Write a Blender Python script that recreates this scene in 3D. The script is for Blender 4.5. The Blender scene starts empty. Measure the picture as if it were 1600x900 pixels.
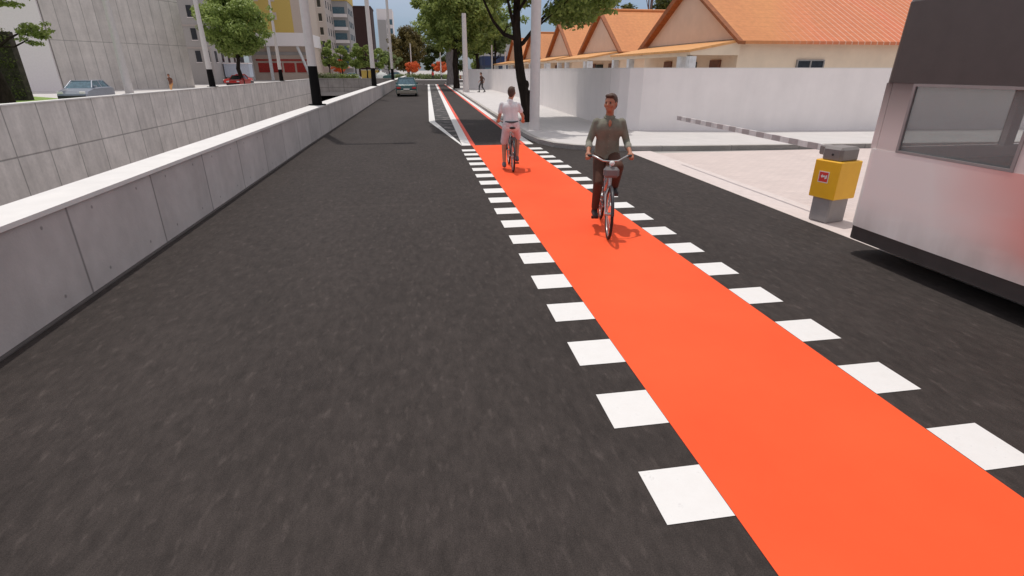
import bpy, bmesh, math, random
import numpy as np
from mathutils import Vector, Matrix
PI = math.pi
rad = math.radians
random.seed(7)
SC = bpy.context.scene
COL = SC.collection

# ------------------------------------------------------------------ camera, sky, sun, exposure
CAM_H, F_PX, PITCH, YAW = 2.1, 820.0, rad(22.58), rad(9.4)
cd = bpy.data.cameras.new('camera')
cam = bpy.data.objects.new('camera', cd); COL.objects.link(cam)
cd.sensor_width = 36.0; cd.lens = 36.0 * F_PX / 1600.0
cd.clip_start = 0.05; cd.clip_end = 3000
cam.location = (0, 0, CAM_H)
cam.rotation_euler = (PI/2 - PITCH, 0, -YAW)
SC.camera = cam

SUN_EL = rad(74)
SUN_DIR = Vector((-0.32, 0.95, 0)).normalized()      # towards the sun (horizontal part)
w = bpy.data.worlds.new("World"); SC.world = w; w.use_nodes = True
nt = w.node_tree; nt.nodes.clear()
sky = nt.nodes.new('ShaderNodeTexSky'); sky.sky_type = 'NISHITA'; sky.sun_disc = False
sky.sun_elevation = SUN_EL; sky.sun_rotation = math.atan2(SUN_DIR.x, SUN_DIR.y)
sky.air_density = 1.0; sky.dust_density = .7; sky.ozone_density = 1.0
bg = nt.nodes.new('ShaderNodeBackground'); bg.inputs[1].default_value = 0.15
wo = nt.nodes.new('ShaderNodeOutputWorld')
# streaky clouds mixed into the sky, brightened as warm fill light
wtc = nt.nodes.new('ShaderNodeTexCoord'); wmp = nt.nodes.new('ShaderNodeMapping')
wmp.inputs['Scale'].default_value = (1.0, 1.0, 5.0)
wn = nt.nodes.new('ShaderNodeTexNoise'); wn.inputs['Scale'].default_value = 3.0; wn.inputs['Detail'].default_value = 6
wr = nt.nodes.new('ShaderNodeValToRGB'); wr.color_ramp.elements[0].position = 0.38; wr.color_ramp.elements[1].position = 0.72
wr.color_ramp.elements[1].color = (.9, .9, .9, 1); wr.color_ramp.elements[0].color = (.25, .25, .25, 1)
wmx = nt.nodes.new('ShaderNodeMixRGB'); wmx.inputs[2].default_value = (10.2, 9.1, 8.3, 1)
nt.links.new(wtc.outputs['Generated'], wmp.inputs[0]); nt.links.new(wmp.outputs[0], wn.inputs['Vector'])
nt.links.new(wn.outputs[0], wr.inputs[0])
# unseen cloud sheet overhead, added as fill light; clear pale blue near the horizon
wsp = nt.nodes.new('ShaderNodeSeparateXYZ'); nt.links.new(wtc.outputs['Generated'], wsp.inputs[0])
whz = nt.nodes.new('ShaderNodeMapRange'); nt.links.new(wsp.outputs['Z'], whz.inputs[0])
for i_, v_ in zip((1, 2, 3, 4), (.06, .32, .12, 1.0)): whz.inputs[i_].default_value = v_
wml = nt.nodes.new('ShaderNodeMath'); wml.operation = 'MULTIPLY'
nt.links.new(wr.outputs[0], wml.inputs[0]); nt.links.new(whz.outputs[0], wml.inputs[1]); nt.links.new(wml.outputs[0], wmx.inputs[0])
whb = nt.nodes.new('ShaderNodeMapRange'); nt.links.new(wsp.outputs['Z'], whb.inputs[0])
for i_, v_ in zip((1, 2, 3, 4), (.0, .30, 1.0, 0.0)): whb.inputs[i_].default_value = v_
wtn = nt.nodes.new('ShaderNodeMixRGB'); wtn.blend_type = 'MULTIPLY'; wtn.inputs[2].default_value = (.36, .47, .72, 1)
nt.links.new(whb.outputs[0], wtn.inputs[0]); nt.links.new(sky.outputs[0], wtn.inputs[1]); nt.links.new(wtn.outputs[0], wmx.inputs[1]); nt.links.new(wmx.outputs[0], bg.inputs[0])
nt.links.new(bg.outputs[0], wo.inputs[0])
sl = bpy.data.lights.new('sun', 'SUN'); sl.energy = 3.0; sl.angle = rad(0.7); sl.color = (1.0, 0.95, 0.89)
so = bpy.data.objects.new('sun', sl); COL.objects.link(so); so.location = (0, 0, 60)
sd = Vector((SUN_DIR.x*math.cos(SUN_EL), SUN_DIR.y*math.cos(SUN_EL), math.sin(SUN_EL)))
so.rotation_euler = sd.to_track_quat('Z', 'Y').to_euler()
SC.view_settings.view_transform = 'Standard'; SC.view_settings.look = 'None'
SC.view_settings.gamma = 1.0; SC.view_settings.exposure = -0.55; SC.view_settings.use_curve_mapping = False
SC.cycles.max_bounces = 8; SC.cycles.transparent_max_bounces = 12

# ------------------------------------------------------------------ materials
class NB:
    def __init__(s, name):
        s.m = bpy.data.materials.new(name); s.m.use_nodes = True
        s.t = s.m.node_tree; s.t.nodes.clear()
        s.out = s.t.nodes.new('ShaderNodeOutputMaterial'); s.b = s.t.nodes.new('ShaderNodeBsdfPrincipled')
        s.t.links.new(s.b.outputs[0], s.out.inputs[0])
        s.tc = s.t.nodes.new('ShaderNodeTexCoord')
        s.o = s.tc.outputs['Object']
    def n(s, typ, **k):
        nd = s.t.nodes.new('ShaderNode' + typ)
        for a, v in k.items(): setattr(nd, a, v)
        return nd
    def l(s, a, b): s.t.links.new(a, b)
    def math(s, op, a, b=None, c=None):
        nd = s.n('Math', operation=op)
        for i, v in enumerate((a, b, c)):
            if v is None: continue
            if isinstance(v, (int, float)): nd.inputs[i].default_value = v
            else: s.l(v, nd.inputs[i])
        return nd.outputs[0]
    def xyz(s, vec=None):
        nd = s.n('SeparateXYZ'); s.l(vec or s.o, nd.inputs[0]); return nd.outputs
    def noise(s, scale, detail=4, stretch=(1, 1, 1), rough=.55, vec=None):
        mp = s.n('Mapping'); mp.inputs['Scale'].default_value = stretch; s.l(vec or s.o, mp.inputs[0])
        nd = s.n('TexNoise'); nd.inputs['Scale'].default_value = scale; nd.inputs['Detail'].default_value = detail
        nd.inputs['Roughness'].default_value = rough
        s.l(mp.outputs[0], nd.inputs['Vector']); return nd.outputs[0]
    def ramp(s, f, lo, hi, a=0., b=1.):
        nd = s.n('MapRange'); nd.clamp = True; s.l(f, nd.inputs[0])
        for i, v in zip((1, 2, 3, 4), (lo, hi, a, b)): nd.inputs[i].default_value = v
        return nd.outputs[0]
    def mix(s, f, a, b, mode='MIX'):
        nd = s.n('MixRGB', blend_type=mode)
        for i, v in enumerate((f, a, b)):
            if isinstance(v, (int, float)): nd.inputs[i].default_value = v if i == 0 else 0
            elif isinstance(v, tuple): nd.inputs[i].default_value = (*v[:3], 1)
            else: s.l(v, nd.inputs[i])
        if isinstance(f, (int, float)): nd.inputs[0].default_value = f
        return nd.outputs[0]
    def base(s, c):
        if isinstance(c, tuple): s.b.inputs['Base Color'].default_value = (*c[:3], 1)
        else: s.l(c, s.b.inputs['Base Color'])
    def bump(s, h, strength=.3, dist=.02):
        nd = s.n('Bump'); nd.inputs['Strength'].default_value = strength; nd.inputs['Distance'].default_value = dist
        s.l(h, nd.inputs['Height']); s.l(nd.outputs[0], s.b.inputs['Normal'])
    def rough(s, v):
        if isinstance(v, (int, float)): s.b.inputs['Roughness'].default_value = v
        else: s.l(v, s.b.inputs['Roughness'])

def plain(name, col, rough=.6, metal=0., var=.12, scale=6., bump=0., bscale=60., stretch=(1, 1, 1), spec=None):
    k = NB(name)
    n = k.noise(scale, 5, stretch)
    lo = tuple(c*(1-var) for c in col); hi = tuple(min(1, c*(1+var)) for c in col)
    k.base(k.mix(k.ramp(n, .3, .7), lo, hi)); k.rough(rough); k.b.inputs['Metallic'].default_value = metal
    if spec is not None: k.b.inputs['Specular IOR Level'].default_value = spec
    if bump: k.bump(k.noise(bscale, 3), bump, .01)
    return k.m

def joints(k, coord, spacing, off, wid):
    """1 on the joint line, 0 off it"""
    a = k.math('FRACT', k.math('DIVIDE', k.math('SUBTRACT', coord, off - spacing/2), spacing))
    d = k.math('MULTIPLY', k.math('ABSOLUTE', k.math('SUBTRACT', a, .5)), spacing)
    return k.ramp(d, wid*.3, wid, 1, 0)

def m_asphalt(name='asphalt', col=(.047, .0385, .0350)):
    k = NB(name)
    n1 = k.noise(12, 7, (1, .40, 1), .74); n4 = k.noise(17, 3, (1, .38, 1), .5); n2 = k.noise(1.1, 3, (1, .4, 1)); n3 = k.noise(150, 2)
    v = k.ramp(n1, .30, .75, .66, 1.42); v2 = k.ramp(n2, .3, .7, .88, 1.12); v3 = k.ramp(n3, .3, .7, .72, 1.30)
    f = k.math('MULTIPLY', k.math('MULTIPLY', k.math('MULTIPLY', v, v2), v3), k.ramp(n4, .58, .74, .97, 1.5))
    c = k.n('VectorMath', operation='SCALE'); c.inputs[0].default_value = col; k.l(f, c.inputs['Scale'])
    k.base(c.outputs[0]); k.rough(.85); k.b.inputs['Specular IOR Level'].default_value = .25
    k.bump(k.noise(140, 3), .35, .006)
    return k.m
def m_concrete(name, col, spacing, off, wid, axis='Y', hz=None, holes=True, dirt=.25, hspace=None):
    k = NB(name)
    X, Y, Z = k.xyz()
    ax = {'X': X, 'Y': Y}[axis]
    n = k.noise(.8, 6); n2 = k.noise(5, 5); st = k.noise(2.2, 4, (1, 1, .12))
    v = k.math('MULTIPLY', k.ramp(n, .3, .7, 1-dirt*.55, 1.06), k.math('MULTIPLY', k.ramp(n2, .3, .7, 1-dirt*.25, 1+dirt*.15), k.ramp(st, .35, .7, 1.03, 1-dirt*.4)))
    # every panel was cast in its own batch: slightly different grey
    pid = k.math('FLOOR', k.math('DIVIDE', k.math('SUBTRACT', ax, off), spacing))
    wn_ = k.n('TexWhiteNoise'); wn_.noise_dimensions = '1D'; k.l(pid, wn_.inputs['W'])
    v = k.math('MULTIPLY', v, k.ramp(wn_.outputs[0], 0, 1, .93, 1.06))
    j = joints(k, ax, spacing, off, wid)
    if hz is not None:
        for z in hz:
            j = k.math('MAXIMUM', j, k.ramp(k.math('ABSOLUTE', k.math('SUBTRACT', Z, z)), wid*.3, wid, 1, 0))
    v = k.math('MULTIPLY', v, k.ramp(j, 0, 1, 1, .50))
    if holes:
        u = k.math('SUBTRACT', k.math('ABSOLUTE', k.math('SUBTRACT', k.math('FRACT', k.math('DIVIDE', k.math('SUBTRACT', ax, off), spacing)), .5)), .27)
        hz_ = k.math('SUBTRACT', k.math('ABSOLUTE', k.math('SUBTRACT', Z, .47)), .33)
        d = k.math('SQRT', k.math('ADD', k.math('POWER', k.math('MULTIPLY', u, spacing), 2), k.math('POWER', hz_, 2)))
        v = k.math('MULTIPLY', v, k.ramp(d, .012, .022, .55, 1))
    c = k.n('VectorMath', operation='SCALE'); c.inputs[0].default_value = col; k.l(v, c.inputs['Scale'])
    k.base(c.outputs[0]); k.rough(.85)
    k.bump(k.math('SUBTRACT', k.noise(40, 4), k.math('MULTIPLY', j, 2.0)), .25, .01)
    return k.m
def m_paving(name, c1, c2, cm, scale, bw=.2, bh=.1, mortar=.01):
    k = NB(name)
    br = k.n('TexBrick'); br.inputs['Scale'].default_value = scale
    br.inputs['Color1'].default_value = (*c1, 1); br.inputs['Color2'].default_value = (*c2, 1); br.inputs['Mortar'].default_value = (*cm, 1)
    br.inputs['Brick Width'].default_value = bw; br.inputs['Row Height'].default_value = bh; br.inputs['Mortar Size'].default_value = mortar
    br.inputs['Mortar Smooth'].default_value = .3
    k.l(k.o, br.inputs['Vector'])
    n = k.noise(1.3, 5)
    k.base(k.mix(1., br.outputs[0], k.mix(k.ramp(n, .3, .7), (.92, .92, .92), (1, 1, 1)), 'MULTIPLY')); k.rough(.8)
    k.bump(br.outputs['Fac'], -.2, .004)
    return k.m
def m_leaf(name, dark, light, trans=.42, rough=.5):
    k = NB(name)
    geo = k.n('NewGeometry'); r = geo.outputs['Random Per Island']
    n = k.noise(.9, 3)
    f = k.math('ADD', k.math('MULTIPLY', r, .65), k.ramp(n, .3, .7, -.1, .45))
    c = k.mix(f, dark, light)
    k.base(c); k.rough(rough); k.b.inputs['Specular IOR Level'].default_value = .25
    tr = k.n('BsdfTranslucent'); k.l(c, tr.inputs[0])
    ms = k.n('MixShader'); ms.inputs[0].default_value = trans
    k.l(k.b.outputs[0], ms.inputs[1]); k.l(tr.outputs[0], ms.inputs[2]); k.l(ms.outputs[0], k.out.inputs[0])
    return k.m
def m_glass(name, col=(.05, .06, .07), mixf=.25, rough=.05):
    k = NB(name); k.base(col); k.rough(rough)
    t = k.n('BsdfTransparent'); t.inputs[0].default_value = (.86, .88, .88, 1)
    ms = k.n('MixShader'); ms.inputs[0].default_value = mixf
    k.l(t.outputs[0], ms.inputs[1]); k.l(k.b.outputs[0], ms.inputs[2]); k.l(ms.outputs[0], k.out.inputs[0])
    return k.m
def m_roof(name):
    k = NB(name); X, Y, Z = k.xyz()
    patch = k.noise(.35, 3, (1, .5, .5)); fine = k.noise(5, 4)
    rib = k.math('ABSOLUTE', k.math('SUBTRACT', k.math('FRACT', k.math('MULTIPLY', X, 3.3)), .5))
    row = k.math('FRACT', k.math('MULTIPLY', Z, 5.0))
    far = k.ramp(k.math('SUBTRACT', X, k.math('MULTIPLY', Z, 1.1)), -2.2, 1.2)                            # old corrugated red sheets cover the house's far end
    c = k.mix(k.ramp(patch, .35, .7), (.74, .31, .115), (.66, .26, .10))
    c = k.mix(k.math('MULTIPLY', far, k.ramp(patch, .3, .62, .95, .35)), c, (.80, .17, .10))
    c = k.mix(k.math('MULTIPLY', far, k.ramp(rib, .40, .48, 0, .85)), c, (.86, .62, .48))
    c = k.mix(1., c, k.mix(k.ramp(fine, .3, .7), (.85, .85, .85), (1, 1, 1)), 'MULTIPLY')
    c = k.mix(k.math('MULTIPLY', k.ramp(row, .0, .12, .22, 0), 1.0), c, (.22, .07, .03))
    k.base(c); k.rough(.75); k.bump(k.math('ADD', rib, k.math('MULTIPLY', row, .6)), .4, .03)
    return k.m
def m_wave_gravel():
    k = NB('median_infill')
    X, Y, Z = k.xyz()
    n = k.noise(2.0, 3, (1, 1, 1))
    wv = k.math('FRACT', k.math('ADD', k.math('MULTIPLY', Y, .8), k.math('MULTIPLY', n, 1.6)))
    d = k.ramp(k.math('ABSOLUTE', k.math('SUBTRACT', wv, .5)), .36, .46)
    f2 = k.noise(14, 4)
    c = k.mix(d, k.mix(k.ramp(f2, .3, .7), (.035, .034, .034), (.06, .058, .055)), (.22, .20, .19))
    k.base(c); k.rough(.85); return k.m
def m_bus():
    k = NB('bus_paint'); X, Y, Z = k.xyz()
    n = k.noise(1.2, 2)
    edge = k.math('ADD', Y, k.math('ADD', k.math('MULTIPLY', n, .5), k.math('MULTIPLY', Z, -.35)))
    r = k.ramp(edge, 3.2, 4.4, .85, 0)
    r = k.math('MULTIPLY', r, k.ramp(Z, .36, .6, .25, 1))
    dirt = k.math('MULTIPLY', k.ramp(Z, .36, .75, .5, 0), k.ramp(k.noise(3, 5, (1, 1, .3)), .3, .7))
    k.base(k.mix(dirt, k.mix(r, (.88, .84, .81), (.80, .16, .11)), (.40, .35, .31))); k.rough(.35); k.b.inputs['Coat Weight'].default_value = .3
    return k.m
def m_pillar():
    k = NB('bus_pillar'); X, Y, Z = k.xyz()
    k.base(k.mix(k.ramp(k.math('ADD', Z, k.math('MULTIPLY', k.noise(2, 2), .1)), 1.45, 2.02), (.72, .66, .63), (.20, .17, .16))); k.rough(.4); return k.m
def m_bark(name, a, b):
    k = NB(name); n = k.noise(8, 6, (1, 1, .25), .7)
    k.base(k.mix(k.ramp(n, .3, .7), a, b)); k.rough(.95); k.b.inputs['Specular IOR Level'].default_value = .1; k.bump(n, .8, .05); return k.m
def m_roadwhite():
    k = NB('road_white'); n = k.noise(9, 6, (1, 1, 1), .7); f = k.noise(60, 4)
    c = k.mix(k.ramp(n, .3, .7), (.80, .79, .765), (.84, .835, .815))
    worn = k.math('MULTIPLY', k.ramp(n, .60, .78), k.ramp(f, .42, .60))
    k.base(k.mix(k.math('MULTIPLY', worn, .45), c, (.20, .18, .17))); k.rough(.7); k.bump(f, .2, .004); return k.m
def m_redlane():
    k = NB('red_lane_paint'); n = k.noise(.7, 5); f = k.noise(160, 2); s = k.noise(5, 5, (1, .25, 1))
    c = k.mix(k.ramp(n, .3, .7), (.97, .102, .030), (1.0, .125, .038))
    c = k.mix(k.ramp(s, .62, .85, 0, .12), c, (.55, .07, .03))
    k.base(c); k.rough(.7); k.b.inputs['Specular IOR Level'].default_value = .2; k.bump(f, .25, .004); return k.m

M = dict(
 asphalt=m_asphalt(), pale_bounce_floor=m_asphalt('pale_bounce_floor', (.30, .28, .265)),  # sunken road floor made pale to bounce sun onto the retaining wall
 barrier=m_concrete('barrier_concrete', (.60, .565, .55), 1.72, 5.53, .022),
 coping=plain('coping', (.78, .765, .74), .8, var=.05, scale=3, bump=.15),
 retain=m_concrete('retaining_concrete', (.80, .745, .71), 2.7, 34.6, .06, hz=(-2.15,), holes=False, dirt=.3),
 portal=m_concrete('portal_concrete', (.42, .39, .37), 3.0, 0, .06, axis='X', hz=(-1.2,), holes=False, dirt=.4),
 facade=m_concrete('facade_concrete', (.70, .65, .61), 1.36, 0, .04, axis='X', hz=(4.9, 9.8, 14.7), holes=False, dirt=.25),
 white_wall=m_concrete('white_wall', (.84, .79, .765), 60, -400, .01, holes=False, dirt=.04),
 pavement=m_paving('pavement', (.68, .65, .63), (.655, .63, .61), (.56, .54, .52), 1.0, .6, .6, .008),
 kerb=m_concrete('kerb', (.50, .475, .44), 2.0, .6, .02, axis='X', holes=False, dirt=.3),
 kerb_y=m_concrete('kerb_along', (.50, .475, .44), 2.0, .6, .02, axis='Y', holes=False, dirt=.3),
 brick=m_paving('brick_paving', (.72, .615, .57), (.67, .57, .53), (.58, .49, .46), 1.0, .22, .11, .008),
 border=plain('paving_border', (.70, .615, .58), .8, var=.06),
 red=m_redlane(), white=m_roadwhite(),
 red_line=plain('road_red', (.85, .10, .05), .65, var=.08),
 infill=m_wave_gravel(), joint=plain('joint', (.10, .09, .085), .9),
 ground=plain('ground', (.46, .44, .41), .9, var=.15, scale=.4),
 grass=plain('grass', (.22, .34, .07), .9, var=.35, scale=3, bump=.6, bscale=25),
 pole=plain('pole_paint', (.68, .635, .61), .45, var=.05), black=plain('black_band', (.007, .006, .006), .7, var=.2, spec=.12),
 steel=plain('steel', (.55, .54, .53), .3, .9, var=.05), dark=plain('dark_plastic', (.02, .02, .02), .5, var=.2),
 bark=m_bark('bark', (.014, .010, .008), (.048, .036, .029)), bark2=m_bark('bark_grey', (.16, .145, .14), (.32, .29, .285)),
 leaf=m_leaf('leaf_green', (.10, .145, .032), (.42, .50, .14)),
 leaf_l=m_leaf('leaf_light', (.14, .21, .045), (.46, .56, .17)),
 leaf_d=m_leaf('leaf_dark', (.05, .07, .018), (.17, .20, .055)),
 leaf_b=m_leaf('leaf_brown', (.085, .07, .024), (.30, .24, .085)),
 leaf_p=m_leaf('leaf_pale', (.15, .20, .075), (.32, .38, .17)),
 leaf_o=m_leaf('leaf_orange', (.60, .10, .03), (.90, .28, .10)),
 cream=plain('cream_plaster', (.80, .66, .50), .85, var=.06, scale=1.5), gable=plain('gable_plaster', (.74, .56, .45), .85, var=.05, scale=1.5),
 roof=m_roof('roof_tiles'), rake=plain('rake_board', (.30, .095, .028), .7, var=.25), eave=plain('eave_board', (.75, .38, .14), .7),
 brown=plain('brown_wood', (.16, .06, .03), .6, var=.3), dark_in=plain('dark_inside', (.05, .042, .036), .8),
 column=plain('white_column', (.72, .73, .74), .7),
 glass_d=plain('window_glass', (.025, .03, .04), .08, var=.3), glass_b=plain('blue_glass', (.08, .15, .19), .22, var=.35),
 glass=m_glass('clear_glass', (.50, .49, .48), .26, .12), frame=plain('window_frame', (.30, .29, .28), .5),
 yellow=plain('yellow_paint', (1.0, .53, .02), .42, var=.05), boxgrey=plain('cabinet_grey', (.31, .29, .285), .5, var=.06),
 boxgrey_d=plain('cabinet_cap', (.24, .22, .21), .5, var=.06), sred=plain('sticker_red', (.75, .05, .04), .4), swhite=plain('sticker_white', (.85, .82, .78), .4),
 arm_w=plain('arm_white', (.80, .79, .77), .4), arm_g=plain('arm_grey', (.50, .47, .46), .4),
 bus=m_bus(), bus_top=plain('bus_upper_panel', (.085, .070, .066), .38, var=.08), bus_pillar=m_pillar(),
 bus_skirt=plain('bus_skirt', (.055, .048, .045), .5), tyre=plain('tyre', (.015, .015, .015), .8, bump=.3), rim=plain('rim', (.45, .45, .46), .35, .7),
 seatfab=plain('seat_fabric', (.16, .15, .15), .9), floor_in=plain('bus_floor', (.20, .19, .18), .8),
 teal=plain('teal_paint', (.035, .10, .10), .28, var=.05), bumper=plain('bumper_beige', (.30, .27, .22), .5), silver=plain('silver_blue_paint', (.34, .37, .43), .28, .3, var=.05),
 redcar=plain('red_paint', (.62, .035, .03), .28, var=.05), lampred=plain('tail_lamp', (.5, .02, .02), .2), lampw=plain('head_lamp', (.8, .8, .78), .15),
 skin=plain('skin', (.52, .24, .145), .55, var=.08, scale=10), skin_d=plain('skin_tan', (.44, .18, .10), .55, var=.08, scale=10),
 hair=plain('hair', (.075, .034, .018), .6, var=.3, scale=40, bump=.6, bscale=90), eye=plain('eye', (.02, .015, .012), .2),
 shirt_o=plain('shirt_olive', (.205, .20, .155), .9, var=.16, scale=9, bump=.5, bscale=16), shirt_w=plain('shirt_white', (.76, .74, .745), .9, var=.06, scale=8, bump=.5, bscale=14),
 trou_b=plain('trousers_brown', (.085, .036, .022), .9, var=.18, scale=9, bump=.4, bscale=16), shorts=plain('shorts_pinkish', (.70, .58, .59), .9, var=.07, scale=8, bump=.4, bscale=16),
 cuff=plain('sleeve_pale', (.29, .285, .235), .9, var=.1), belt=plain('belt_dark', (.08, .09, .10), .7), shoe=plain('shoe_dark', (.03, .028, .03), .6), shoe_g=plain('shoe_grey', (.13, .13, .15), .6),
 bike_s=plain('bike_silver', (.55, .52, .52), .3, .6), bike_d=plain('bike_dark', (.04, .04, .045), .4), bike_r=plain('bike_reddish', (.45, .16, .15), .4),
 grey_basket=plain('basket_grey', (.17, .16, .16), .5),
 yellow_f=plain('yellow_facade', (.66, .47, .13), .85, var=.06), beige_f=plain('beige_facade', (.62, .51, .43), .85, var=.06), white_f=plain('white_facade', (.88, .82, .81), .85, var=.03),
 pink_f=plain('pinkish_facade', (.50, .44, .41), .85, var=.08), brown_f=plain('dark_brown_facade', (.045, .018, .016), .8, var=.1),
 grey_f=plain('grey_facade', (.42, .40, .39), .85, var=.06), navy=plain('navy_facade', (.030, .040, .075), .5), blue_f=plain('blue_panel', (.014, .030, .095), .5, var=.3), pale_blue=plain('pale_blue_panel', (.50, .56, .66), .5),
 red_sh=plain('red_shutter', (.42, .035, .025), .7, var=.3), ivy=plain('ivy_brown', (.05, .042, .03), .9, var=.5, scale=4, bump=1., bscale=9),
 tent=plain('tent_cloth', (.60, .62, .60), .8),
)

# ------------------------------------------------------------------ mesh builder
class MB:
    def __init__(s): s.v = []; s.f = []; s.mi = []; s.cur = 0; s.smooth = []
    def add(s, vs, fs, smooth=False):
        n = len(s.v); s.v += [tuple(v) for v in vs]
        for f in fs: s.f.append(tuple(i+n for i in f)); s.mi.append(s.cur); s.smooth.append(smooth)
        return s
    def box(s, x0, y0, z0, x1, y1, z1, bev=0):
        if bev:
            b = bev
            vs = []
            for z in (z0, z0+b, z1-b, z1):
                e = b if z in (z0, z1) else 0
                for (px, py) in ((x0+b, y0+e), (x1-b, y0+e), (x1-e, y0+b), (x1-e, y1-b), (x1-b, y1-e), (x0+b, y1-e), (x0+e, y1-b), (x0+e, y0+b)):
                    vs.append((px, py, z))
            fs = [tuple(range(7, -1, -1)), tuple(range(24, 32))]
            for k in range(3):
                for i in range(8):
                    j = (i+1) % 8; fs.append((k*8+i, k*8+j, k*8+8+j, k*8+8+i))
            return s.add(vs, fs)
        vs = [(x, y, z) for z in (z0, z1) for y in (y0, y1) for x in (x0, x1)]
        return s.add(vs, [(0, 2, 3, 1), (4, 5, 7, 6), (0, 1, 5, 4), (2, 6, 7, 3), (0, 4, 6, 2), (1, 3, 7, 5)])
    def obox(s, c, ux, uy, hx, hy, z0, z1):
        ux = Vector(ux).normalized(); uy = Vector(uy).normalized(); c = Vector(c)
        vs = [tuple(c + ux*a*hx + uy*b*hy + Vector((0, 0, z))) for z in (z0, z1) for (a, b) in ((-1, -1), (1, -1), (1, 1), (-1, 1))]
        return s.add(vs, [(3, 2, 1, 0), (4, 5, 6, 7), (0, 1, 5, 4), (1, 2, 6, 5), (2, 3, 7, 6), (3, 0, 4, 7)])
    def prism(s, poly, z0, z1):
        n = len(poly); vs = [(x, y, z0) for x, y in poly] + [(x, y, z1) for x, y in poly]
        fs = [tuple(range(n-1, -1, -1)), tuple(range(n, 2*n))] + [(i, (i+1) % n, n+(i+1) % n, n+i) for i in range(n)]
        return s.add(vs, fs)
    def strip(s, path, z0, z1, t0, t1):
        """wall that follows a plan path; t0/t1: offsets to the left of the path"""
        P = [Vector((p[0], p[1], 0)) for p in path]; L = []; R = []
        for i, p in enumerate(P):
            d = ((P[min(i+1, len(P)-1)] - p).normalized() + (p - P[max(i-1, 0)]).normalized()).normalized() if 0 < i < len(P)-1 else (P[min(i+1, len(P)-1)] - P[max(i-1, 0)]).normalized()
            nrm = Vector((-d.y, d.x, 0)); L.append(p + nrm*t0); R.append(p + nrm*t1)
        n = len(P); vs = [(q.x, q.y, z) for z in (z0, z1) for q in L] + [(q.x, q.y, z) for z in (z0, z1) for q in R]
        fs = []
        for i in range(n-1):
            a, b, c, d = i, i+1, n+i+1, n+i; e, f, g, h = 2*n+i, 2*n+i+1, 3*n+i+1, 3*n+i
            fs += [(a, d, c, b), (e, f, g, h), (d, h, g, c), (a, b, f, e)]
        fs += [(0, 2*n, 3*n, n), (n-1, 2*n-1, 4*n-1, 3*n-1)]
        return s.add(vs, fs)
    def tube(s, pts, radii, seg=10, caps=True, smooth=True):
        P = [Vector(p) for p in pts]; n = len(P); up = Vector((0, 0, 1)); vs = []; fs = []
        if isinstance(radii, (int, float)): radii = [radii]*n
        prev = None
        for i, p in enumerate(P):
            d = (P[min(i+1, n-1)] - P[max(i-1, 0)]).normalized()
            a = prev - d*prev.dot(d) if prev else (d.cross(up) if abs(d.z) < .95 else d.cross(Vector((0, 1, 0))))
            a.normalize(); prev = a; b = d.cross(a)
            for k in range(seg):
                t = 2*PI*k/seg; vs.append(p + (a*math.cos(t) + b*math.sin(t))*radii[i])
        for i in range(n-1):
            for k in range(seg):
                j = (k+1) % seg; fs.append((i*seg+k, i*seg+j, (i+1)*seg+j, (i+1)*seg+k))
        s.add(vs, fs, smooth)
        if caps: s.add([vs[k] for k in range(seg)], [tuple(range(seg-1, -1, -1))]); s.add(vs[-seg:], [tuple(range(seg))])
        return s
    def torus(s, c, R, r, axis='X', seg=32, rs=8):
        c = Vector(c); vs = []; fs = []
        for i in range(seg):
            t = 2*PI*i/seg
            for j in range(rs):
                u = 2*PI*j/rs; q = R + r*math.cos(u); h = r*math.sin(u)
                v = {'X': (h, q*math.cos(t), q*math.sin(t)), 'Y': (q*math.cos(t), h, q*math.sin(t)), 'Z': (q*math.cos(t), q*math.sin(t), h)}[axis]
                vs.append(c + Vector(v))
        for i in range(seg):
            for j in range(rs):
                fs.append((i*rs+j, ((i+1) % seg)*rs+j, ((i+1) % seg)*rs+(j+1) % rs, i*rs+(j+1) % rs))
        return s.add(vs, fs, True)
    def ball(s, c, r, sc=(1, 1, 1), seg=14, rings=9, rot=None):
        c = Vector(c); vs = []; fs = []
        for i in range(rings+1):
            ph = PI*i/rings
            for k in range(seg):
                t = 2*PI*k/seg; v = Vector((math.sin(ph)*math.cos(t)*sc[0], math.sin(ph)*math.sin(t)*sc[1], math.cos(ph)*sc[2]))*r
                if rot: v = rot @ v
                vs.append(c+v)
        for i in range(rings):
            for k in range(seg):
                j = (k+1) % seg; fs.append((i*seg+k, (i+1)*seg+k, (i+1)*seg+j, i*seg+j))
        return s.add(vs, fs, True)
    def cap(s, p0, p1, r0, r1=None, seg=12):
        r1 = r0 if r1 is None else r1
        s.ball(p0, r0, seg=seg); s.ball(p1, r1, seg=seg); return s.tube([p0, p1], [r0, r1], seg)
    def build(s, name, mats, parent=None, merge=False):
        me = bpy.data.meshes.new(name); me.from_pydata(s.v, [], s.f); 
        mats = mats if isinstance(mats, (list, tuple)) else [mats]
        for m in mats: me.materials.append(M[m] if isinstance(m, str) else m)
        me.polygons.foreach_set('material_index', s.mi); me.polygons.foreach_set('use_smooth', s.smooth)
        me.update()
        if merge:
            bm = bmesh.new(); bm.from_mesh(me); bmesh.ops.remove_doubles(bm, verts=bm.verts, dist=1e-5); bm.to_mesh(me); bm.free()
        o = bpy.data.objects.new(name, me); COL.objects.link(o)
        if parent: o.parent = parent
        return o
def tag(o, label=None, cat=None, group=None, kind=None):
    for k, v in (('label', label), ('category', cat), ('group', group), ('kind', kind)):
        if v: o[k] = v
    return o
def thing(name, label, cat, loc=(0, 0, 0), rz=0, group=None):
    o = bpy.data.objects.new(name, None); COL.objects.link(o); o.location = loc; o.rotation_euler = (0, 0, rz)
    return tag(o, label, cat, group)
def struct(name, mb, m): return tag(mb.build(name, m), kind='structure')
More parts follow.
